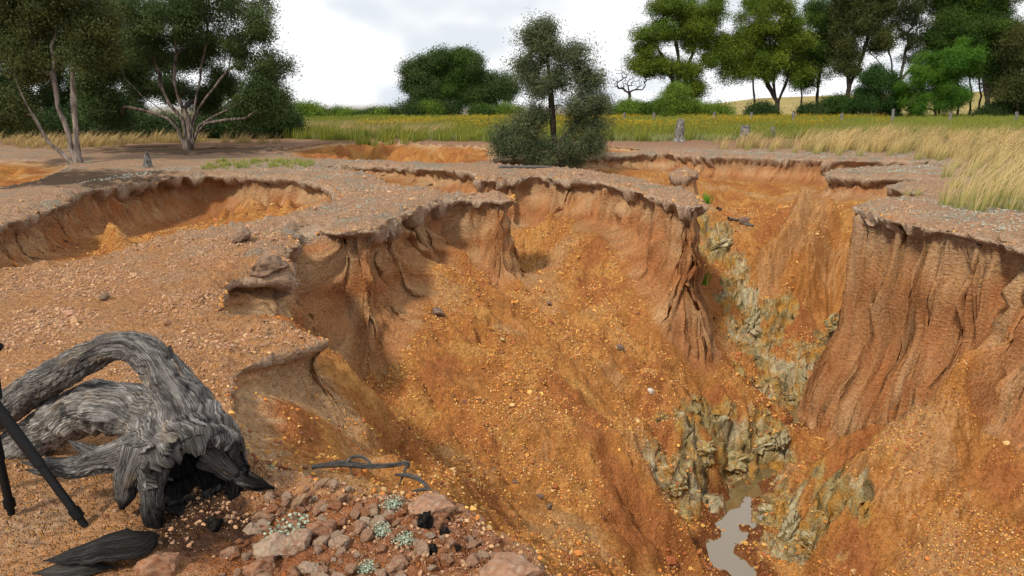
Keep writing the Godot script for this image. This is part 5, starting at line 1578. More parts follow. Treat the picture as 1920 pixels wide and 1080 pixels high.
func _ready() -> void:
	var cam := Camera3D.new()
	cam.name = "camera"
	cam.position = Vector3(0, EYE, 0)
	cam.rotation_degrees = Vector3(-14.94, 0, 0)
	cam.fov = 45.94
	cam.near = 0.05
	cam.far = 1200.0
	add_child(cam)
	cam.current = true
	sky()
	var sun := DirectionalLight3D.new()
	sun.name = "sun"
	sun.rotation_degrees = Vector3(-47, -36, 0)
	sun.light_energy = 0.95
	sun.light_angular_distance = 7.0
	sun.light_color = Color(1.0, 0.95, 0.87)
	sun.shadow_enabled = true
	add_child(sun)
	rng.seed = 4
	build_materials()
	plant_materials()
	wood_materials()
	terrain()
	pools()
	var k := 0
	for t in [
		{called = "eucalypt_tree", label = "broad dark eucalypt with twin burnt trunks and wide spreading limbs on the plateau", category = "tree", group = "", at = Vector3(-13.151, 0.000, -28.000), r = 0.115, leaf = 0.85, style = "grey_green", stems = [[Vector3(0.000, -0.250, 0.000), Vector3(-0.176, 0.364, 0.000), Vector3(-0.289, 0.824, 0.000), Vector3(-0.668, 1.198, 0.000), Vector3(-1.216, 1.404, 0.000), Vector3(-1.685, 1.549, 0.000), Vector3(-2.244, 1.651, 0.000)], [Vector3(0.000, -0.250, 0.000), Vector3(-0.144, 0.448, 0.000), Vector3(-0.220, 1.032, 0.000), Vector3(-0.877, 1.549, 0.000), Vector3(-1.486, 2.060, 0.000), Vector3(-1.990, 2.667, 0.000), Vector3(-2.153, 3.267, 0.000)], [Vector3(0.000, -0.250, 0.000), Vector3(-0.016, 0.615, 0.000), Vector3(-0.039, 1.115, 0.000), Vector3(-0.471, 1.733, 0.000), Vector3(-0.755, 2.466, 0.000), Vector3(-0.802, 3.367, 0.000), Vector3(-0.827, 4.252, 0.000)], [Vector3(0.000, -0.250, 0.000), Vector3(0.113, 0.615, 0.000), Vector3(0.137, 1.157, 0.000), Vector3(-0.031, 1.856, 0.000), Vector3(-0.139, 2.667, 0.000), Vector3(0.030, 3.664, 0.000), Vector3(0.051, 4.641, 0.000)], [Vector3(0.000, -0.250, 0.000), Vector3(0.221, 0.448, 0.000), Vector3(0.298, 1.074, 0.000), Vector3(0.592, 1.754, 0.000), Vector3(0.849, 2.667, 0.000), Vector3(1.071, 3.664, 0.000), Vector3(1.415, 4.834, 0.000)], [Vector3(0.000, -0.250, 0.000), Vector3(0.307, 0.448, 0.000), Vector3(0.373, 0.991, 0.000), Vector3(0.793, 1.651, 0.000), Vector3(1.383, 2.364, 0.000), Vector3(1.944, 3.068, 0.000), Vector3(2.352, 3.959, 0.000)], [Vector3(0.000, -0.250, 0.000), Vector3(0.393, 0.448, 0.000), Vector3(0.577, 0.907, 0.000), Vector3(1.218, 1.281, 0.000), Vector3(2.109, 1.651, 0.000), Vector3(2.912, 2.263, 0.000)], [Vector3(0.000, -0.250, 0.000), Vector3(0.456, 0.615, 0.000), Vector3(0.864, 0.991, 0.000), Vector3(1.626, 1.115, 0.000), Vector3(2.488, 1.198, 0.000), Vector3(2.939, 1.446, 0.000)]], lobes = [[Vector3(0.204, 5.027, 0.000), 2.09, 0.88], [Vector3(-1.773, 4.155, 0.000), 1.54, 0.99], [Vector3(2.032, 4.834, 0.000), 1.76, 0.99], [Vector3(3.154, 3.664, 0.000), 1.10, 0.99], [Vector3(3.583, 2.667, 0.000), 0.62, 0.99], [Vector3(3.287, 1.754, 0.000), 0.70, 0.66], [Vector3(0.420, 6.728, 0.000), 3.08, 1.32], [Vector3(-3.115, 2.868, 0.000), 0.92, 0.99], [Vector3(-3.396, 1.754, 0.000), 0.79, 0.62], [Vector3(-3.152, 2.955, -2.000), 0.88, 0.77], [Vector3(-0.988, 3.928, -2.200), 1.98, 0.84], [Vector3(0.854, 3.596, -2.000), 1.32, 0.88], [Vector3(1.490, 2.518, -1.800), 0.99, 0.66], [Vector3(-0.850, 4.834, 0.000), 1.54, 0.88], [Vector3(-2.026, 2.318, -2.500), 1.32, 0.57], [Vector3(-0.008, 1.874, -2.500), 1.10, 0.48], [Vector3(2.144, 1.545, -1.000), 0.75, 0.44], [Vector3(-3.282, 1.332, -1.000), 0.79, 0.31], [Vector3(2.320, 5.600, 0.000), 1.54, 0.88]]},
		{called = "leaning_eucalypt", label = "pale smooth-barked eucalypt with three thin leaning trunks at the left edge", category = "tree", group = "", at = Vector3(-13.165, 0.000, -21.000), r = 0.085, leaf = 0.80, style = "olive", stems = [[Vector3(0.000, -0.250, 0.000), Vector3(-0.485, 0.241, 0.000), Vector3(-0.909, 0.591, 0.000), Vector3(-1.178, 1.419, 0.000), Vector3(-1.466, 2.186, 0.000), Vector3(-1.720, 3.086, 0.000), Vector3(-1.920, 3.893, 0.000), Vector3(-2.104, 4.897, 0.000)], [Vector3(0.000, -0.250, 0.000), Vector3(-0.229, 0.795, 0.000), Vector3(-0.404, 1.651, 0.000), Vector3(-0.325, 2.564, 0.000), Vector3(-0.197, 3.748, 0.000), Vector3(-0.155, 5.038, 0.000)], [Vector3(0.000, -0.250, 0.000), Vector3(0.035, 1.031, 0.000), Vector3(0.135, 2.110, 0.000), Vector3(0.294, 3.160, 0.000), Vector3(0.704, 4.327, 0.000), Vector3(1.094, 5.319, 0.000)]], lobes = [[Vector3(-0.784, 4.183, 0.000), 0.99, 0.66], [Vector3(-1.604, 3.529, 0.000), 0.82, 0.74], [Vector3(0.432, 4.541, 0.000), 0.82, 0.58], [Vector3(0.954, 3.966, 0.000), 0.58, 0.49], [Vector3(-1.493, 4.897, 0.000), 1.15, 0.82], [Vector3(-0.045, 5.319, 0.000), 1.48, 0.66], [Vector3(-0.947, 2.863, 0.000), 0.49, 0.41], [Vector3(-1.914, 1.497, 0.000), 0.36, 0.30], [Vector3(0.825, 3.160, 0.000), 0.49, 0.36]]},
		{called = "thicket_tree", label = "dark bushy tree in the shaded thicket behind the left eucalypts, second from the left", category = "tree", group = "trees of the left thicket", at = Vector3(-29.019, 0.000, -42.000), r = 0.140, leaf = 1.20, style = "dark", stems = [[Vector3(0.000, -0.250, 0.000), Vector3(0.339, 0.879, 0.000), Vector3(0.337, 2.265, 0.000), Vector3(0.856, 4.076, 0.000)]], lobes = [[Vector3(-0.002, 3.176, 0.000), 1.81, 2.31], [Vector3(0.698, 5.260, 0.000), 1.81, 1.65], [Vector3(-0.691, 1.189, 0.000), 1.32, 0.82], [Vector3(1.634, 7.003, 0.000), 1.65, 1.32]]},
		{called = "thicket_tree", label = "dark bushy tree in the shaded thicket behind the left eucalypts, third from the left", category = "tree", group = "trees of the left thicket", at = Vector3(-28.970, 0.000, -44.500), r = 0.140, leaf = 1.20, style = "dark", stems = [[Vector3(0.000, -0.250, 0.000), Vector3(0.346, 0.833, 0.000), Vector3(0.328, 2.302, 0.000), Vector3(0.858, 4.220, 0.000)]], lobes = [[Vector3(0.950, 3.586, 0.000), 1.57, 2.10], [Vector3(0.995, 5.786, 0.000), 1.40, 1.75], [Vector3(-0.054, 1.652, 0.000), 1.40, 1.05], [Vector3(2.287, 7.625, 0.000), 1.75, 1.40]]},
		{called = "thicket_tree", label = "dark bushy tree in the shaded thicket behind the left eucalypts, fourth from the left", category = "tree", group = "trees of the left thicket", at = Vector3(-27.963, 0.000, -47.000), r = 0.140, leaf = 1.20, style = "dark", stems = [[Vector3(0.000, -0.250, 0.000), Vector3(0.347, 0.787, 0.000), Vector3(0.305, 2.338, 0.000), Vector3(0.835, 4.365, 0.000)]], lobes = [[Vector3(0.888, 4.030, 0.000), 1.66, 2.58], [Vector3(0.161, 1.652, 0.000), 1.66, 1.11], [Vector3(1.595, 6.345, 0.000), 1.84, 1.84], [Vector3(1.207, 8.281, 0.000), 1.84, 1.48]]},
		{called = "thicket_tree", label = "dark bushy tree in the shaded thicket behind the left eucalypts, first from the left", category = "tree", group = "trees of the left thicket", at = Vector3(-31.921, 0.000, -42.000), r = 0.140, leaf = 1.20, style = "dark", stems = [[Vector3(0.000, -0.250, 0.000), Vector3(0.360, 0.879, 0.000), Vector3(0.383, 2.265, 0.000), Vector3(0.935, 4.076, 0.000)]], lobes = [[Vector3(1.245, 4.374, 0.000), 1.81, 2.97], [Vector3(0.644, 1.344, 0.000), 1.65, 1.15], [Vector3(2.326, 6.715, 0.000), 1.65, 1.65]]},
		{called = "thicket_tree", label = "dark bushy tree in the shaded thicket behind the left eucalypts, fifth from the left", category = "tree", group = "trees of the left thicket", at = Vector3(-24.255, 0.000, -44.500), r = 0.140, leaf = 1.20, style = "dark", stems = [[Vector3(0.000, -0.250, 0.000), Vector3(0.312, 0.833, 0.000), Vector3(0.253, 2.302, 0.000), Vector3(0.729, 4.220, 0.000)]], lobes = [[Vector3(0.211, 4.536, 0.000), 1.75, 2.10], [Vector3(1.348, 6.711, 0.000), 2.10, 1.75], [Vector3(-0.043, 1.652, 0.000), 1.57, 1.05], [Vector3(2.197, 3.267, 0.000), 1.75, 1.75]]},
		{called = "understorey_shrub", label = "low dark shrub at the left picture edge under the thicket", category = "shrub", group = "shrubs under the left trees", at = Vector3(-27.389, 0.000, -38.000), r = 0.080, leaf = 1.10, style = "dark", stems = [[Vector3(0.000, -0.250, 0.000), Vector3(0.129, 0.755, 0.000)]], lobes = [[Vector3(0.129, 0.755, 0.000), 1.34, 0.72], [Vector3(-0.576, 0.484, 0.000), 0.67, 0.43], [Vector3(0.731, 0.484, 0.000), 0.67, 0.43]]},
		{called = "understorey_shrub", label = "low dark shrub under the leaning pale trunks", category = "shrub", group = "shrubs under the left trees", at = Vector3(-25.224, 0.000, -38.000), r = 0.080, leaf = 1.10, style = "dark", stems = [[Vector3(0.000, -0.250, 0.000), Vector3(0.109, 0.586, 0.000)]], lobes = [[Vector3(0.109, 0.586, 0.000), 1.34, 0.66], [Vector3(-0.589, 0.337, 0.000), 0.67, 0.39], [Vector3(0.720, 0.337, 0.000), 0.67, 0.39]]},
		{called = "understorey_shrub", label = "wide dark shrub in the thicket left of the twin trunks", category = "shrub", group = "shrubs under the left trees", at = Vector3(-21.695, 0.000, -38.000), r = 0.080, leaf = 1.10, style = "dark", stems = [[Vector3(0.000, -0.250, 0.000), Vector3(0.119, 0.952, 0.000)]], lobes = [[Vector3(0.119, 0.952, 0.000), 1.64, 0.84], [Vector3(-0.726, 0.637, 0.000), 0.82, 0.50], [Vector3(0.870, 0.637, 0.000), 0.82, 0.50]]},
		{called = "understorey_shrub", label = "low shrub just left of the twin trunks", category = "shrub", group = "shrubs under the left trees", at = Vector3(-19.261, 0.000, -38.000), r = 0.080, leaf = 1.10, style = "dark", stems = [[Vector3(0.000, -0.250, 0.000), Vector3(0.091, 0.529, 0.000)]], lobes = [[Vector3(0.091, 0.529, 0.000), 1.34, 0.72], [Vector3(-0.600, 0.257, 0.000), 0.67, 0.43], [Vector3(0.710, 0.257, 0.000), 0.67, 0.43]]},
		{called = "understorey_shrub", label = "low shrub just right of the twin trunks", category = "shrub", group = "shrubs under the left trees", at = Vector3(-16.337, 0.000, -38.000), r = 0.080, leaf = 1.10, style = "dark", stems = [[Vector3(0.000, -0.250, 0.000), Vector3(0.077, 0.586, 0.000)]], lobes = [[Vector3(0.077, 0.586, 0.000), 1.34, 0.72], [Vector3(-0.608, 0.314, 0.000), 0.67, 0.43], [Vector3(0.701, 0.314, 0.000), 0.67, 0.43]]},
		{called = "understorey_shrub", label = "tall dark shrub below the right end of the big crown", category = "shrub", group = "shrubs under the left trees", at = Vector3(-13.967, 0.000, -38.000), r = 0.080, leaf = 1.10, style = "dark", stems = [[Vector3(0.000, -0.250, 0.000), Vector3(0.093, 1.233, 0.000)]], lobes = [[Vector3(0.093, 1.233, 0.000), 1.34, 1.01], [Vector3(-0.596, 0.851, 0.000), 0.67, 0.61], [Vector3(0.708, 0.851, 0.000), 0.67, 0.61]]},
		{called = "understorey_shrub", label = "small shrub where the big crown ends above the dry grass", category = "shrub", group = "shrubs under the left trees", at = Vector3(-12.805, 0.000, -38.000), r = 0.080, leaf = 1.10, style = "dark", stems = [[Vector3(0.000, -0.250, 0.000), Vector3(0.055, 0.868, 0.000)]], lobes = [[Vector3(0.055, 0.868, 0.000), 0.89, 0.66], [Vector3(-0.402, 0.620, 0.000), 0.45, 0.39], [Vector3(0.469, 0.620, 0.000), 0.45, 0.39]]},
		{called = "distant_tree", label = "small rounded bright tree on the horizon right of the big left eucalypt", category = "tree", group = "", at = Vector3(-25.858, -0.857, -85.000), r = 0.200, leaf = 1.90, style = "bright", stems = [[Vector3(0.000, -0.250, 0.000), Vector3(0.091, 1.135, 0.000)]], lobes = [[Vector3(0.013, 1.762, 0.000), 1.60, 1.20], [Vector3(1.600, 1.386, 0.000), 1.07, 0.93], [Vector3(-1.009, 1.135, 0.000), 1.07, 0.93]]},
		{called = "horizon_shrub", label = "first dark shrub of the horizon hedge left of the far eucalypt clump", category = "shrub", group = "hedge on the horizon", at = Vector3(-26.047, -0.949, -98.000), r = 0.080, leaf = 1.90, style = "dark", stems = [[Vector3(0.000, -0.250, 0.000), Vector3(0.031, 0.436, 0.000)]], lobes = [[Vector3(0.077, 1.089, 0.000), 1.85, 0.62], [Vector3(0.724, 0.727, 0.000), 1.29, 0.49], [Vector3(-0.552, 0.654, 0.000), 1.29, 0.49]]},
		{called = "horizon_shrub", label = "second dark shrub of the horizon hedge left of the far eucalypt clump", category = "shrub", group = "hedge on the horizon", at = Vector3(-23.353, -0.949, -98.000), r = 0.080, leaf = 1.90, style = "bright", stems = [[Vector3(0.000, -0.250, 0.000), Vector3(0.028, 0.436, 0.000)]], lobes = [[Vector3(0.069, 1.089, 0.000), 1.54, 0.85], [Vector3(0.718, 0.727, 0.000), 1.08, 0.68], [Vector3(-0.556, 0.654, 0.000), 1.08, 0.68]]},
		{called = "horizon_shrub", label = "third dark shrub of the horizon hedge left of the far eucalypt clump", category = "shrub", group = "hedge on the horizon", at = Vector3(-20.808, -0.949, -98.000), r = 0.080, leaf = 1.90, style = "dark", stems = [[Vector3(0.000, -0.250, 0.000), Vector3(0.025, 0.436, 0.000)]], lobes = [[Vector3(0.061, 1.089, 0.000), 1.54, 0.69], [Vector3(0.713, 0.727, 0.000), 1.08, 0.55], [Vector3(-0.561, 0.654, 0.000), 1.08, 0.55]]},
		{called = "horizon_shrub", label = "fourth dark shrub of the horizon hedge left of the far eucalypt clump", category = "shrub", group = "hedge on the horizon", at = Vector3(-18.562, -0.949, -98.000), r = 0.080, leaf = 1.90, style = "bright", stems = [[Vector3(0.000, -0.250, 0.000), Vector3(0.022, 0.436, 0.000)]], lobes = [[Vector3(0.055, 1.089, 0.000), 1.54, 0.77], [Vector3(0.709, 0.727, 0.000), 1.08, 0.62], [Vector3(-0.565, 0.654, 0.000), 1.08, 0.62]]},
		{called = "horizon_shrub", label = "fifth dark shrub of the horizon hedge left of the far eucalypt clump", category = "shrub", group = "hedge on the horizon", at = Vector3(-16.317, -0.949, -98.000), r = 0.080, leaf = 1.90, style = "dark", stems = [[Vector3(0.000, -0.250, 0.000), Vector3(0.019, 0.436, 0.000)]], lobes = [[Vector3(0.048, 1.089, 0.000), 1.69, 0.85], [Vector3(0.704, 0.727, 0.000), 1.18, 0.68], [Vector3(-0.569, 0.654, 0.000), 1.18, 0.68]]},
		{called = "horizon_shrub", label = "sixth dark shrub of the horizon hedge left of the far eucalypt clump", category = "shrub", group = "hedge on the horizon", at = Vector3(-14.221, -0.949, -98.000), r = 0.080, leaf = 1.90, style = "dark", stems = [[Vector3(0.000, -0.250, 0.000), Vector3(0.017, 0.436, 0.000)]], lobes = [[Vector3(0.042, 1.089, 0.000), 1.54, 0.69], [Vector3(0.700, 0.727, 0.000), 1.08, 0.55], [Vector3(-0.573, 0.654, 0.000), 1.08, 0.55]]},
		{called = "horizon_shrub", label = "leftmost dark shrub of the horizon hedge left of the far eucalypt clump", category = "shrub", group = "hedge on the horizon", at = Vector3(-27.844, -0.949, -98.000), r = 0.080, leaf = 1.90, style = "dark", stems = [[Vector3(0.000, -0.250, 0.000), Vector3(0.033, 0.436, 0.000)]], lobes = [[Vector3(0.082, 1.089, 0.000), 1.54, 0.62], [Vector3(0.727, 0.727, 0.000), 1.08, 0.49], [Vector3(-0.548, 0.654, 0.000), 1.08, 0.49]]},
		{called = "skyline_eucalypt", label = "dark left tree of the eucalypt clump on the skyline", category = "tree", group = "eucalypt clump on the skyline", at = Vector3(-11.215, 0.116, -95.000), r = 0.220, leaf = 2.00, style = "grey_green", stems = [[Vector3(0.000, -0.250, 0.000), Vector3(0.037, 1.190, 0.000), Vector3(-0.278, 2.579, 0.000)]], lobes = [[Vector3(-0.223, 4.301, 0.000), 2.39, 3.13], [Vector3(-1.368, 2.233, 0.000), 1.94, 1.64], [Vector3(0.920, 6.683, 0.000), 2.24, 1.64], [Vector3(-1.984, 4.985, 0.000), 1.49, 1.86]]},
		{called = "skyline_eucalypt", label = "brightest middle tree of the eucalypt clump on the skyline", category = "tree", group = "eucalypt clump on the skyline", at = Vector3(-7.381, 0.116, -95.000), r = 0.220, leaf = 2.00, style = "green", stems = [[Vector3(0.000, -0.250, 0.000), Vector3(0.025, 1.190, 0.000), Vector3(-0.521, 2.579, 0.000)]], lobes = [[Vector3(-0.445, 6.006, 0.000), 2.83, 2.24], [Vector3(-1.358, 3.614, 0.000), 2.61, 2.09], [Vector3(1.298, 3.958, 0.000), 2.09, 2.09], [Vector3(-0.411, 7.560, 0.000), 2.09, 1.04]]},
		{called = "skyline_eucalypt", label = "dark right tree of the eucalypt clump on the skyline", category = "tree", group = "eucalypt clump on the skyline", at = Vector3(-4.848, 0.116, -95.000), r = 0.220, leaf = 2.00, style = "grey_green", stems = [[Vector3(0.000, -0.250, 0.000), Vector3(0.016, 1.190, 0.000), Vector3(0.179, 2.579, 0.000)]], lobes = [[Vector3(0.224, 6.006, 0.000), 1.94, 1.94], [Vector3(0.912, 3.958, 0.000), 1.64, 1.64], [Vector3(-0.534, 2.925, 0.000), 1.49, 1.19], [Vector3(-0.822, 7.358, 0.000), 1.79, 0.89]]},
		{called = "skyline_eucalypt", label = "slender open-crowned tree just right of the skyline clump", category = "tree", group = "eucalypt clump on the skyline", at = Vector3(-2.027, -0.024, -95.000), r = 0.220, leaf = 2.00, style = "grey_green", stems = [[Vector3(0.000, -0.250, 0.000), Vector3(0.008, 1.330, 0.000), Vector3(-0.128, 2.720, 0.000)]], lobes = [[Vector3(-0.118, 4.441, 0.000), 1.94, 1.64], [Vector3(-1.198, 3.617, 0.000), 1.49, 1.19], [Vector3(1.168, 3.892, 0.000), 1.19, 1.34]]},
		{called = "clump_shrub", label = "leftmost low shrub at the foot of the skyline eucalypt clump", category = "shrub", group = "shrubs below the skyline clump", at = Vector3(-12.623, -0.107, -92.000), r = 0.060, leaf = 1.80, style = "dark", stems = [[Vector3(0.000, -0.250, 0.000), Vector3(0.035, 0.951, 0.000)]], lobes = [[Vector3(0.035, 0.951, 0.000), 1.30, 0.87]]},
		{called = "clump_shrub", label = "second low shrub at the foot of the skyline eucalypt clump", category = "shrub", group = "shrubs below the skyline clump", at = Vector3(-10.371, 0.165, -92.000), r = 0.060, leaf = 1.80, style = "bright", stems = [[Vector3(0.000, -0.250, 0.000), Vector3(0.028, 0.949, 0.000)]], lobes = [[Vector3(0.028, 0.949, 0.000), 1.59, 1.01]]},
		{called = "clump_shrub", label = "third low shrub at the foot of the skyline eucalypt clump", category = "shrub", group = "shrubs below the skyline clump", at = Vector3(-8.766, -0.107, -92.000), r = 0.060, leaf = 1.80, style = "dark", stems = [[Vector3(0.000, -0.250, 0.000), Vector3(0.024, 0.951, 0.000)]], lobes = [[Vector3(0.024, 0.951, 0.000), 1.30, 0.87]]},
		{called = "clump_shrub", label = "rightmost low shrub at the foot of the skyline eucalypt clump", category = "shrub", group = "shrubs below the skyline clump", at = Vector3(0.000, -0.107, -92.000), r = 0.060, leaf = 1.80, style = "bright", stems = [[Vector3(0.000, -0.250, 0.000), Vector3(0.000, 0.951, 0.000)]], lobes = [[Vector3(0.000, 0.951, 0.000), 1.88, 0.72]]},
		{called = "clump_shrub", label = "fourth low shrub at the foot of the skyline eucalypt clump", category = "shrub", group = "shrubs below the skyline clump", at = Vector3(-3.859, -0.244, -92.000), r = 0.060, leaf = 1.80, style = "green", stems = [[Vector3(0.000, -0.250, 0.000), Vector3(0.011, 0.952, 0.000)]], lobes = [[Vector3(0.011, 0.952, 0.000), 1.44, 0.65]]},
		{called = "young_eucalypt", label = "young bushy eucalypt with low hanging foliage standing behind the central crusted spur", category = "tree", group = "", at = Vector3(1.451, -0.700, -22.500), r = 0.100, leaf = 0.66, style = "reddish", stems = [[Vector3(0.000, -0.250, 0.000), Vector3(-0.009, 0.841, 0.000), Vector3(-0.105, 1.434, 0.000), Vector3(-0.188, 2.351, 0.000), Vector3(-0.270, 3.329, 0.000), Vector3(-0.419, 4.441, 0.000), Vector3(-0.541, 4.909, 0.000)], [Vector3(0.000, -0.250, 0.000), Vector3(0.105, 1.266, 0.000), Vector3(0.611, 1.770, 0.000), Vector3(1.026, 2.269, 0.000)], [Vector3(0.000, -0.250, 0.000), Vector3(-0.239, 1.096, 0.000), Vector3(-0.760, 1.316, 0.000), Vector3(-1.192, 1.519, 0.000)]], lobes = [[Vector3(-0.490, 4.785, 0.000), 0.35, 0.32], [Vector3(-0.785, 4.363, 0.000), 0.39, 0.35], [Vector3(-0.032, 4.205, 0.000), 0.53, 0.39], [Vector3(-0.444, 3.729, 0.000), 0.64, 0.46], [Vector3(0.561, 3.809, 0.000), 0.39, 0.46], [Vector3(-1.030, 3.490, 0.000), 0.25, 0.42], [Vector3(0.154, 3.167, 0.000), 0.71, 0.46], [Vector3(1.084, 3.167, 0.000), 0.32, 0.42], [Vector3(-0.688, 2.924, 0.000), 0.46, 0.39], [Vector3(0.510, 2.433, 0.000), 0.71, 0.49], [Vector3(1.282, 2.269, 0.000), 0.35, 0.53], [Vector3(-0.596, 2.186, 0.000), 0.35, 0.28], [Vector3(-1.279, 1.770, 0.000), 0.57, 0.42], [Vector3(-1.797, 1.266, 0.000), 0.35, 0.42], [Vector3(0.871, 1.686, 0.000), 0.60, 0.46], [Vector3(-0.757, 0.977, 0.000), 0.85, 0.32], [Vector3(0.281, 1.096, 0.000), 0.74, 0.35], [Vector3(1.144, 1.181, 0.000), 0.39, 0.39], [Vector3(-0.059, 0.721, 0.000), 0.88, 0.18]]},
		{called = "tall_eucalypt", label = "tall open eucalypt with yellow-lit crown left of the right-hand row, shrub at its foot", category = "tree", group = "", at = Vector3(21.880, -0.107, -92.000), r = 0.260, leaf = 2.00, style = "yellow", stems = [[Vector3(0.000, -0.250, 0.000), Vector3(-0.154, 2.434, 0.000), Vector3(-1.013, 5.100, 0.000), Vector3(-2.339, 7.724, 0.000), Vector3(-3.456, 9.344, 0.000)], [Vector3(0.000, -0.250, 0.000), Vector3(0.403, 2.434, 0.000), Vector3(0.533, 5.760, 0.000), Vector3(1.343, 9.021, 0.000), Vector3(1.889, 10.948, 0.000)], [Vector3(0.000, -0.250, 0.000), Vector3(-0.057, 3.105, 0.000), Vector3(-0.446, 7.072, 0.000), Vector3(-1.167, 10.948, 0.000), Vector3(-1.660, 13.483, 0.000)]], lobes = [[Vector3(-1.214, 11.713, 0.000), 3.25, 2.31], [Vector3(-4.496, 9.666, 0.000), 2.02, 1.88], [Vector3(1.867, 11.267, 0.000), 2.60, 2.46], [Vector3(-1.706, 14.237, 0.000), 3.47, 1.44], [Vector3(3.807, 8.049, 0.000), 1.59, 2.02], [Vector3(-5.033, 6.745, 0.000), 1.30, 1.01], [Vector3(0.481, 6.548, 0.000), 2.17, 1.44], [Vector3(3.081, 13.169, 0.000), 1.81, 1.59], [Vector3(-2.988, 7.072, 0.000), 1.59, 1.16], [Vector3(1.681, 4.105, 0.000), 1.16, 1.01]]},
		{called = "spreading_eucalypt", label = "dense forked eucalypt with black trunk in the middle of the right-hand row", category = "tree", group = "", at = Vector3(34.924, -0.107, -92.000), r = 0.280, leaf = 2.00, style = "yellow", stems = [[Vector3(0.000, -0.250, 0.000), Vector3(-0.454, 2.434, 0.000), Vector3(-2.103, 5.100, 0.000), Vector3(-4.412, 7.724, 0.000)], [Vector3(0.000, -0.250, 0.000), Vector3(-0.106, 2.434, 0.000), Vector3(0.661, 5.100, 0.000), Vector3(1.004, 8.374, 0.000)], [Vector3(0.000, -0.250, 0.000), Vector3(-0.349, 2.770, 0.000), Vector3(-1.197, 6.417, 0.000), Vector3(-2.190, 10.948, 0.000)]], lobes = [[Vector3(-2.462, 12.347, 0.000), 3.47, 2.46], [Vector3(-5.297, 9.987, 0.000), 2.60, 2.17], [Vector3(0.628, 9.987, 0.000), 2.60, 2.60], [Vector3(-6.043, 6.745, 0.000), 1.73, 1.59], [Vector3(-1.314, 7.594, 0.000), 3.18, 1.73], [Vector3(-2.663, 14.424, 0.000), 2.89, 1.30], [Vector3(-3.576, 6.088, 0.000), 2.17, 1.44], [Vector3(1.556, 6.417, 0.000), 1.88, 1.59], [Vector3(-7.235, 8.698, 0.000), 1.16, 1.44]]},
		{called = "row_eucalypt", label = "narrower dark green eucalypt between the forked tree and the brown-topped tree", category = "tree", group = "", at = Vector3(42.060, -0.042, -96.000), r = 0.220, leaf = 2.00, style = "green", stems = [[Vector3(0.000, -0.250, 0.000), Vector3(-0.497, 2.398, 0.000), Vector3(-0.683, 5.868, 0.000), Vector3(-0.446, 9.944, 0.000)]], lobes = [[Vector3(1.274, 13.270, 0.000), 1.96, 2.26], [Vector3(-0.643, 11.615, 0.000), 2.41, 2.41], [Vector3(-1.357, 8.596, 0.000), 2.41, 1.96], [Vector3(0.744, 8.934, 0.000), 1.66, 1.81], [Vector3(-1.762, 5.868, 0.000), 1.81, 1.51], [Vector3(-1.269, 13.928, 0.000), 1.66, 1.21]]},
		{called = "brown_topped_eucalypt", label = "tall eucalypt with brownish upper foliage beside the dark round shrub", category = "tree", group = "", at = Vector3(43.066, 0.064, -90.000), r = 0.250, leaf = 2.00, style = "olive", stems = [[Vector3(0.000, -0.250, 0.000), Vector3(-0.369, 2.904, 0.000), Vector3(-0.593, 6.785, 0.000), Vector3(-0.547, 10.577, 0.000)], [Vector3(0.000, -0.250, 0.000), Vector3(-0.181, 3.557, 0.000), Vector3(1.118, 8.058, 0.000), Vector3(1.608, 11.822, 0.000)]], lobes = [[Vector3(-0.530, 15.500, 0.000), 3.53, 2.12], [Vector3(2.656, 16.105, 0.000), 3.53, 2.12], [Vector3(0.516, 12.564, 0.000), 2.83, 2.26], [Vector3(-1.147, 10.076, 0.000), 1.70, 2.12], [Vector3(2.457, 13.794, 0.000), 1.55, 1.55], [Vector3(-0.072, 6.912, 0.000), 1.70, 1.41], [Vector3(2.240, 9.637, 0.000), 1.70, 1.70], [Vector3(-1.857, 13.057, 0.000), 1.70, 1.41]]},
		{called = "sparse_eucalypt", label = "sparse grey eucalypt with many bare dead branches above the bright green shrub", category = "tree", group = "", at = Vector3(51.713, -0.007, -94.000), r = 0.220, leaf = 1.80, style = "sparse", stems = [[Vector3(0.000, -0.250, 0.000), Vector3(-0.585, 3.033, 0.000), Vector3(-1.737, 7.086, 0.000), Vector3(-3.487, 11.047, 0.000)], [Vector3(0.000, -0.250, 0.000), Vector3(-0.330, 3.715, 0.000), Vector3(0.029, 8.417, 0.000), Vector3(1.168, 12.347, 0.000)], [Vector3(0.000, -0.250, 0.000), Vector3(-0.501, 4.395, 0.000), Vector3(-4.075, 7.753, 0.000), Vector3(-6.046, 9.408, 0.000)], [Vector3(0.000, -0.250, 0.000), Vector3(-0.176, 5.071, 0.000), Vector3(2.721, 9.078, 0.000), Vector3(4.385, 11.698, 0.000)]], lobes = [[Vector3(-1.107, 11.373, 0.000), 2.80, 2.66], [Vector3(2.154, 12.671, 0.000), 2.80, 2.07], [Vector3(0.479, 7.753, 0.000), 2.07, 1.62], [Vector3(4.492, 11.047, 0.000), 1.62, 1.77], [Vector3(1.972, 9.408, 0.000), 1.92, 1.48], [Vector3(-0.849, 14.279, 0.000), 2.95, 1.48], [Vector3(1.649, 15.872, 0.000), 3.69, 1.48], [Vector3(3.275, 14.279, 0.000), 2.51, 1.92], [Vector3(-2.726, 12.993, 0.000), 2.51, 2.07]]},
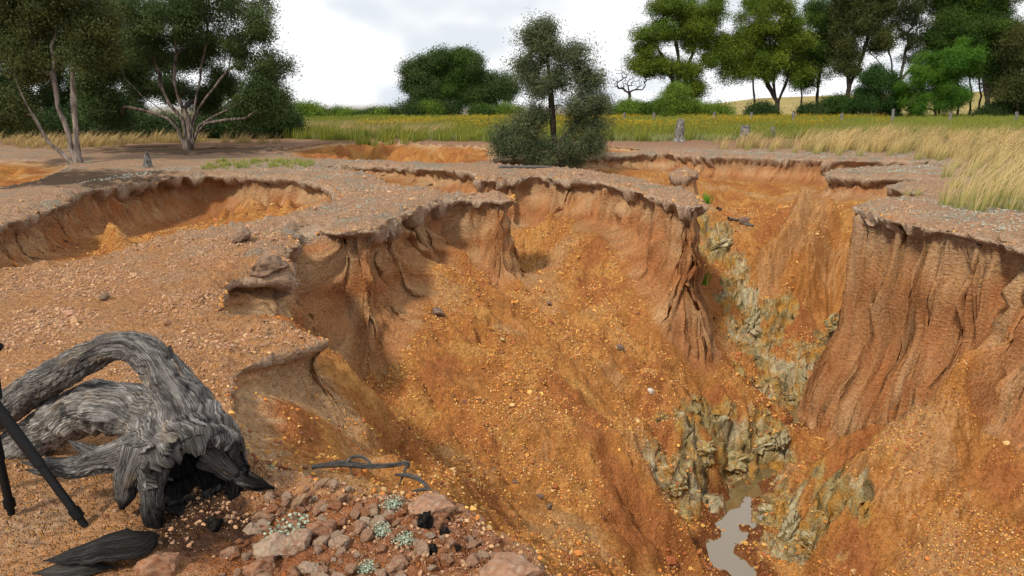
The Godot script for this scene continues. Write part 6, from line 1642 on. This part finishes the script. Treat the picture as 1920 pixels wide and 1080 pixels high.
		{called = "massive_eucalypt", label = "large dark eucalypt filling the top right corner", category = "tree", group = "", at = Vector3(62.414, -0.107, -92.000), r = 0.280, leaf = 2.00, style = "green", stems = [[Vector3(0.000, -0.250, 0.000), Vector3(-0.438, 2.434, 0.000), Vector3(-1.500, 6.417, 0.000), Vector3(-3.330, 10.948, 0.000)], [Vector3(0.000, -0.250, 0.000), Vector3(-0.351, 3.105, 0.000), Vector3(-0.363, 7.724, 0.000), Vector3(-0.749, 10.948, 0.000)]], lobes = [[Vector3(-5.554, 15.981, 0.000), 4.33, 2.17], [Vector3(-1.311, 14.737, 0.000), 2.89, 2.17], [Vector3(-6.386, 10.948, 0.000), 2.46, 2.89], [Vector3(-3.498, 11.903, 0.000), 3.32, 2.74], [Vector3(-0.628, 8.049, 0.000), 2.17, 2.89], [Vector3(-5.713, 12.979, 0.000), 2.17, 1.59], [Vector3(-2.900, 14.237, 0.000), 2.89, 1.16], [Vector3(-0.392, 11.585, 0.000), 1.73, 2.46], [Vector3(-2.304, 7.072, 0.000), 1.88, 1.73], [Vector3(-4.071, 9.344, 0.000), 1.88, 1.59], [Vector3(1.154, 5.100, 0.000), 1.59, 1.88]]},
		{called = "edge_eucalypt", label = "olive eucalypt cut by the right picture edge", category = "tree", group = "", at = Vector3(63.616, -0.161, -88.000), r = 0.200, leaf = 2.00, style = "olive", stems = [[Vector3(0.000, -0.250, 0.000), Vector3(-0.595, 3.100, 0.000), Vector3(-1.639, 7.518, 0.000)]], lobes = [[Vector3(-1.621, 8.450, 0.000), 1.66, 2.76], [Vector3(-1.309, 4.057, 0.000), 1.52, 2.07], [Vector3(0.452, 6.894, 0.000), 2.07, 3.45], [Vector3(-0.930, 10.602, 0.000), 1.52, 1.38]]},
		{called = "thin_trunk_tree", label = "slim dark trunk left of the large corner eucalypt", category = "tree", group = "slim trunks in the right-hand row", at = Vector3(61.715, -0.059, -97.000), r = 0.130, leaf = 1.90, style = "green", stems = [[Vector3(0.000, -0.250, 0.000), Vector3(-0.309, 3.130, 0.000), Vector3(-1.147, 5.929, 0.000)]], lobes = [[Vector3(-1.236, 7.312, 0.000), 1.68, 1.68], [Vector3(-1.223, 9.368, 0.000), 1.52, 1.83]]},
		{called = "thin_trunk_tree", label = "slim dark trunk second left of the corner eucalypt", category = "tree", group = "slim trunks in the right-hand row", at = Vector3(64.069, -0.077, -98.000), r = 0.130, leaf = 1.90, style = "green", stems = [[Vector3(0.000, -0.250, 0.000), Vector3(-0.327, 3.162, 0.000), Vector3(-1.187, 5.990, 0.000)]], lobes = [[Vector3(-1.283, 7.388, 0.000), 1.69, 1.69], [Vector3(-1.279, 9.464, 0.000), 1.54, 1.85]]},
		{called = "thin_trunk_tree", label = "slim dark trunk touching the corner eucalypt", category = "tree", group = "slim trunks in the right-hand row", at = Vector3(66.005, -0.095, -99.000), r = 0.130, leaf = 1.90, style = "green", stems = [[Vector3(0.000, -0.250, 0.000), Vector3(-0.341, 3.194, 0.000), Vector3(-1.220, 6.051, 0.000)]], lobes = [[Vector3(-1.321, 7.463, 0.000), 1.71, 1.71], [Vector3(-1.325, 9.561, 0.000), 1.55, 1.86]]},
		{called = "thin_trunk_tree", label = "slim dark trunk right of the corner eucalypt", category = "tree", group = "slim trunks in the right-hand row", at = Vector3(69.186, -0.112, -100.000), r = 0.130, leaf = 1.90, style = "green", stems = [[Vector3(0.000, -0.250, 0.000), Vector3(-0.366, 3.227, 0.000), Vector3(-1.273, 6.112, 0.000)]], lobes = [[Vector3(-1.385, 7.539, 0.000), 1.73, 1.73], [Vector3(-1.403, 9.657, 0.000), 1.57, 1.88]]},
		{called = "thin_trunk_tree", label = "slim dark trunk beside the bright green shrub", category = "tree", group = "slim trunks in the right-hand row", at = Vector3(61.567, -0.130, -101.000), r = 0.130, leaf = 1.90, style = "green", stems = [[Vector3(0.000, -0.250, 0.000), Vector3(-0.299, 3.259, 0.000), Vector3(-1.151, 6.173, 0.000)]], lobes = [[Vector3(-1.233, 7.614, 0.000), 1.74, 1.74], [Vector3(-1.204, 9.754, 0.000), 1.59, 1.90]]},
		{called = "thin_trunk_tree", label = "slim dark trunk right of the forked eucalypt", category = "tree", group = "slim trunks in the right-hand row", at = Vector3(41.969, -0.148, -102.000), r = 0.130, leaf = 1.90, style = "green", stems = [[Vector3(0.000, -0.250, 0.000), Vector3(-0.128, 3.291, 0.000), Vector3(-0.834, 6.235, 0.000)]], lobes = [[Vector3(-0.840, 7.689, 0.000), 1.76, 1.76], [Vector3(-0.698, 9.850, 0.000), 1.60, 1.92]]},
		{called = "thin_trunk_tree", label = "slim dark trunk left of the forked eucalypt", category = "tree", group = "slim trunks in the right-hand row", at = Vector3(35.474, -0.165, -103.000), r = 0.130, leaf = 1.90, style = "green", stems = [[Vector3(0.000, -0.250, 0.000), Vector3(-0.071, 3.323, 0.000), Vector3(-0.730, 6.296, 0.000)]], lobes = [[Vector3(-0.710, 7.765, 0.000), 1.78, 1.78], [Vector3(-0.527, 9.947, 0.000), 1.62, 1.94]]},
		{called = "rounded_shrub", label = "rounded leafy bright shrub at the foot of the tall open eucalypt", category = "shrub", group = "", at = Vector3(19.873, -0.328, -84.000), r = 0.120, leaf = 1.50, style = "bright", stems = [[Vector3(0.000, -0.250, 0.000), Vector3(-0.105, 1.674, 0.000)]], lobes = [[Vector3(-0.171, 2.719, 0.000), 1.58, 1.45], [Vector3(-1.062, 1.674, 0.000), 1.45, 1.19], [Vector3(1.174, 1.612, 0.000), 1.32, 1.19], [Vector3(-0.232, 3.696, 0.000), 1.05, 0.66]]},
		{called = "dark_shrub", label = "dark rounded shrub left of the big bright green shrub", category = "shrub", group = "", at = Vector3(43.163, -0.159, -82.000), r = 0.140, leaf = 1.60, style = "darkgreen", stems = [[Vector3(0.000, -0.250, 0.000), Vector3(-0.253, 1.813, 0.000)]], lobes = [[Vector3(-0.503, 3.605, 0.000), 2.45, 1.93], [Vector3(-1.848, 2.113, 0.000), 1.80, 1.54], [Vector3(1.258, 2.113, 0.000), 1.93, 1.54], [Vector3(-1.325, 5.083, 0.000), 1.67, 1.03]]},
		{called = "feathery_shrub", label = "large feathery bright green shrub in front of the sparse eucalypt", category = "shrub", group = "", at = Vector3(48.518, -0.115, -80.000), r = 0.180, leaf = 1.50, style = "feathery", stems = [[Vector3(0.000, -0.250, 0.000), Vector3(-0.654, 2.937, 0.000), Vector3(-0.637, 5.817, 0.000)]], lobes = [[Vector3(-1.281, 6.102, 0.000), 2.64, 2.01], [Vector3(0.921, 7.236, 0.000), 2.14, 1.63], [Vector3(-2.766, 4.096, 0.000), 2.14, 1.76], [Vector3(0.498, 4.384, 0.000), 2.51, 1.76], [Vector3(-1.544, 2.062, 0.000), 2.26, 1.38], [Vector3(1.741, 2.354, 0.000), 2.01, 1.38], [Vector3(2.459, 6.953, 0.000), 1.13, 1.26]]},
		{called = "dead_tree", label = "bare dead tree with fine grey branches left of the tall open eucalypt", category = "tree", group = "", at = Vector3(15.489, 1.654, -92.000), r = 0.200, leaf = 0.00, style = "dead", stems = [[Vector3(0.000, -0.250, 0.000), Vector3(-0.199, 1.343, 0.000), Vector3(-0.397, 2.676, 0.000)]], lobes = [[Vector3(-0.332, 4.327, 0.000), 2.60, 1.59], [Vector3(-1.537, 3.470, 0.000), 1.73, 1.44], [Vector3(1.301, 3.338, 0.000), 1.59, 1.30], [Vector3(-0.259, 2.676, 0.000), 2.17, 1.01]]},
		{called = "fence_line_shrub", label = "first low green shrub along the foot of the right-hand trees", category = "shrub", group = "shrubs along the right tree line", at = Vector3(14.738, 0.197, -90.000), r = 0.060, leaf = 1.80, style = "bright", stems = [[Vector3(0.000, -0.250, 0.000), Vector3(-0.046, 1.061, 0.000)]], lobes = [[Vector3(-0.046, 1.061, 0.000), 2.12, 0.64], [Vector3(0.786, 0.796, 0.000), 1.27, 0.51]]},
		{called = "fence_line_shrub", label = "second low green shrub along the foot of the right-hand trees", category = "shrub", group = "shrubs along the right tree line", at = Vector3(17.487, 0.064, -90.000), r = 0.060, leaf = 1.80, style = "green", stems = [[Vector3(0.000, -0.250, 0.000), Vector3(-0.055, 1.062, 0.000)]], lobes = [[Vector3(-0.055, 1.062, 0.000), 1.98, 0.64], [Vector3(0.725, 0.797, 0.000), 1.19, 0.51]]},
		{called = "fence_line_shrub", label = "fourth low green shrub along the foot of the right-hand trees", category = "shrub", group = "shrubs along the right tree line", at = Vector3(25.383, -0.069, -90.000), r = 0.060, leaf = 1.80, style = "bright", stems = [[Vector3(0.000, -0.250, 0.000), Vector3(-0.080, 1.063, 0.000)]], lobes = [[Vector3(-0.080, 1.063, 0.000), 2.12, 0.64], [Vector3(0.762, 0.798, 0.000), 1.27, 0.51]]},
		{called = "fence_line_shrub", label = "leftmost low green shrub along the foot of the right-hand trees", category = "shrub", group = "shrubs along the right tree line", at = Vector3(10.981, -0.203, -90.000), r = 0.060, leaf = 1.80, style = "green", stems = [[Vector3(0.000, -0.250, 0.000), Vector3(-0.034, 1.063, 0.000)]], lobes = [[Vector3(-0.034, 1.063, 0.000), 1.84, 0.71], [Vector3(0.686, 0.798, 0.000), 1.10, 0.57]]},
		{called = "fence_line_shrub", label = "seventh low green shrub along the foot of the right-hand trees", category = "shrub", group = "shrubs along the right tree line", at = Vector3(41.464, 0.264, -90.000), r = 0.060, leaf = 1.80, style = "green", stems = [[Vector3(0.000, -0.250, 0.000), Vector3(-0.130, 1.061, 0.000)]], lobes = [[Vector3(-0.130, 1.061, 0.000), 1.70, 1.13], [Vector3(0.559, 0.796, 0.000), 1.02, 0.90]]},
		{called = "fence_line_shrub", label = "sixth low green shrub along the foot of the right-hand trees", category = "shrub", group = "shrubs along the right tree line", at = Vector3(38.433, -0.203, -90.000), r = 0.060, leaf = 1.80, style = "dark", stems = [[Vector3(0.000, -0.250, 0.000), Vector3(-0.121, 1.063, 0.000)]], lobes = [[Vector3(-0.121, 1.063, 0.000), 1.55, 0.71], [Vector3(0.512, 0.798, 0.000), 0.93, 0.57]]},
		{called = "fence_line_shrub", label = "fifth low green shrub along the foot of the right-hand trees", category = "shrub", group = "shrubs along the right tree line", at = Vector3(31.901, -0.069, -90.000), r = 0.060, leaf = 1.80, style = "dark", stems = [[Vector3(0.000, -0.250, 0.000), Vector3(-0.100, 1.063, 0.000)]], lobes = [[Vector3(-0.100, 1.063, 0.000), 1.70, 0.71], [Vector3(0.582, 0.798, 0.000), 1.02, 0.57]]},
		{called = "fence_line_shrub", label = "eighth low green shrub along the foot of the right-hand trees", category = "shrub", group = "shrubs along the right tree line", at = Vector3(61.424, -0.203, -90.000), r = 0.060, leaf = 1.80, style = "dark", stems = [[Vector3(0.000, -0.250, 0.000), Vector3(-0.193, 1.063, 0.000)]], lobes = [[Vector3(-0.193, 1.063, 0.000), 1.84, 0.85], [Vector3(0.568, 0.798, 0.000), 1.10, 0.68]]},
		{called = "fence_line_shrub", label = "rightmost low green shrub along the foot of the right-hand trees", category = "shrub", group = "shrubs along the right tree line", at = Vector3(64.424, 0.264, -90.000), r = 0.060, leaf = 1.80, style = "olive", stems = [[Vector3(0.000, -0.250, 0.000), Vector3(-0.202, 1.061, 0.000)]], lobes = [[Vector3(-0.202, 1.061, 0.000), 1.70, 1.41], [Vector3(0.505, 0.796, 0.000), 1.02, 1.13]]}]:
		grow(t, 500 + k)
		k += 1
	print("trees ", Time.get_ticks_msec())
	grasses()
	stump_log()
	tripod()
	posts()
	stones()
	outcrops()
	gravel()
	lichen_crumbs()
	print("done ", Time.get_ticks_msec())
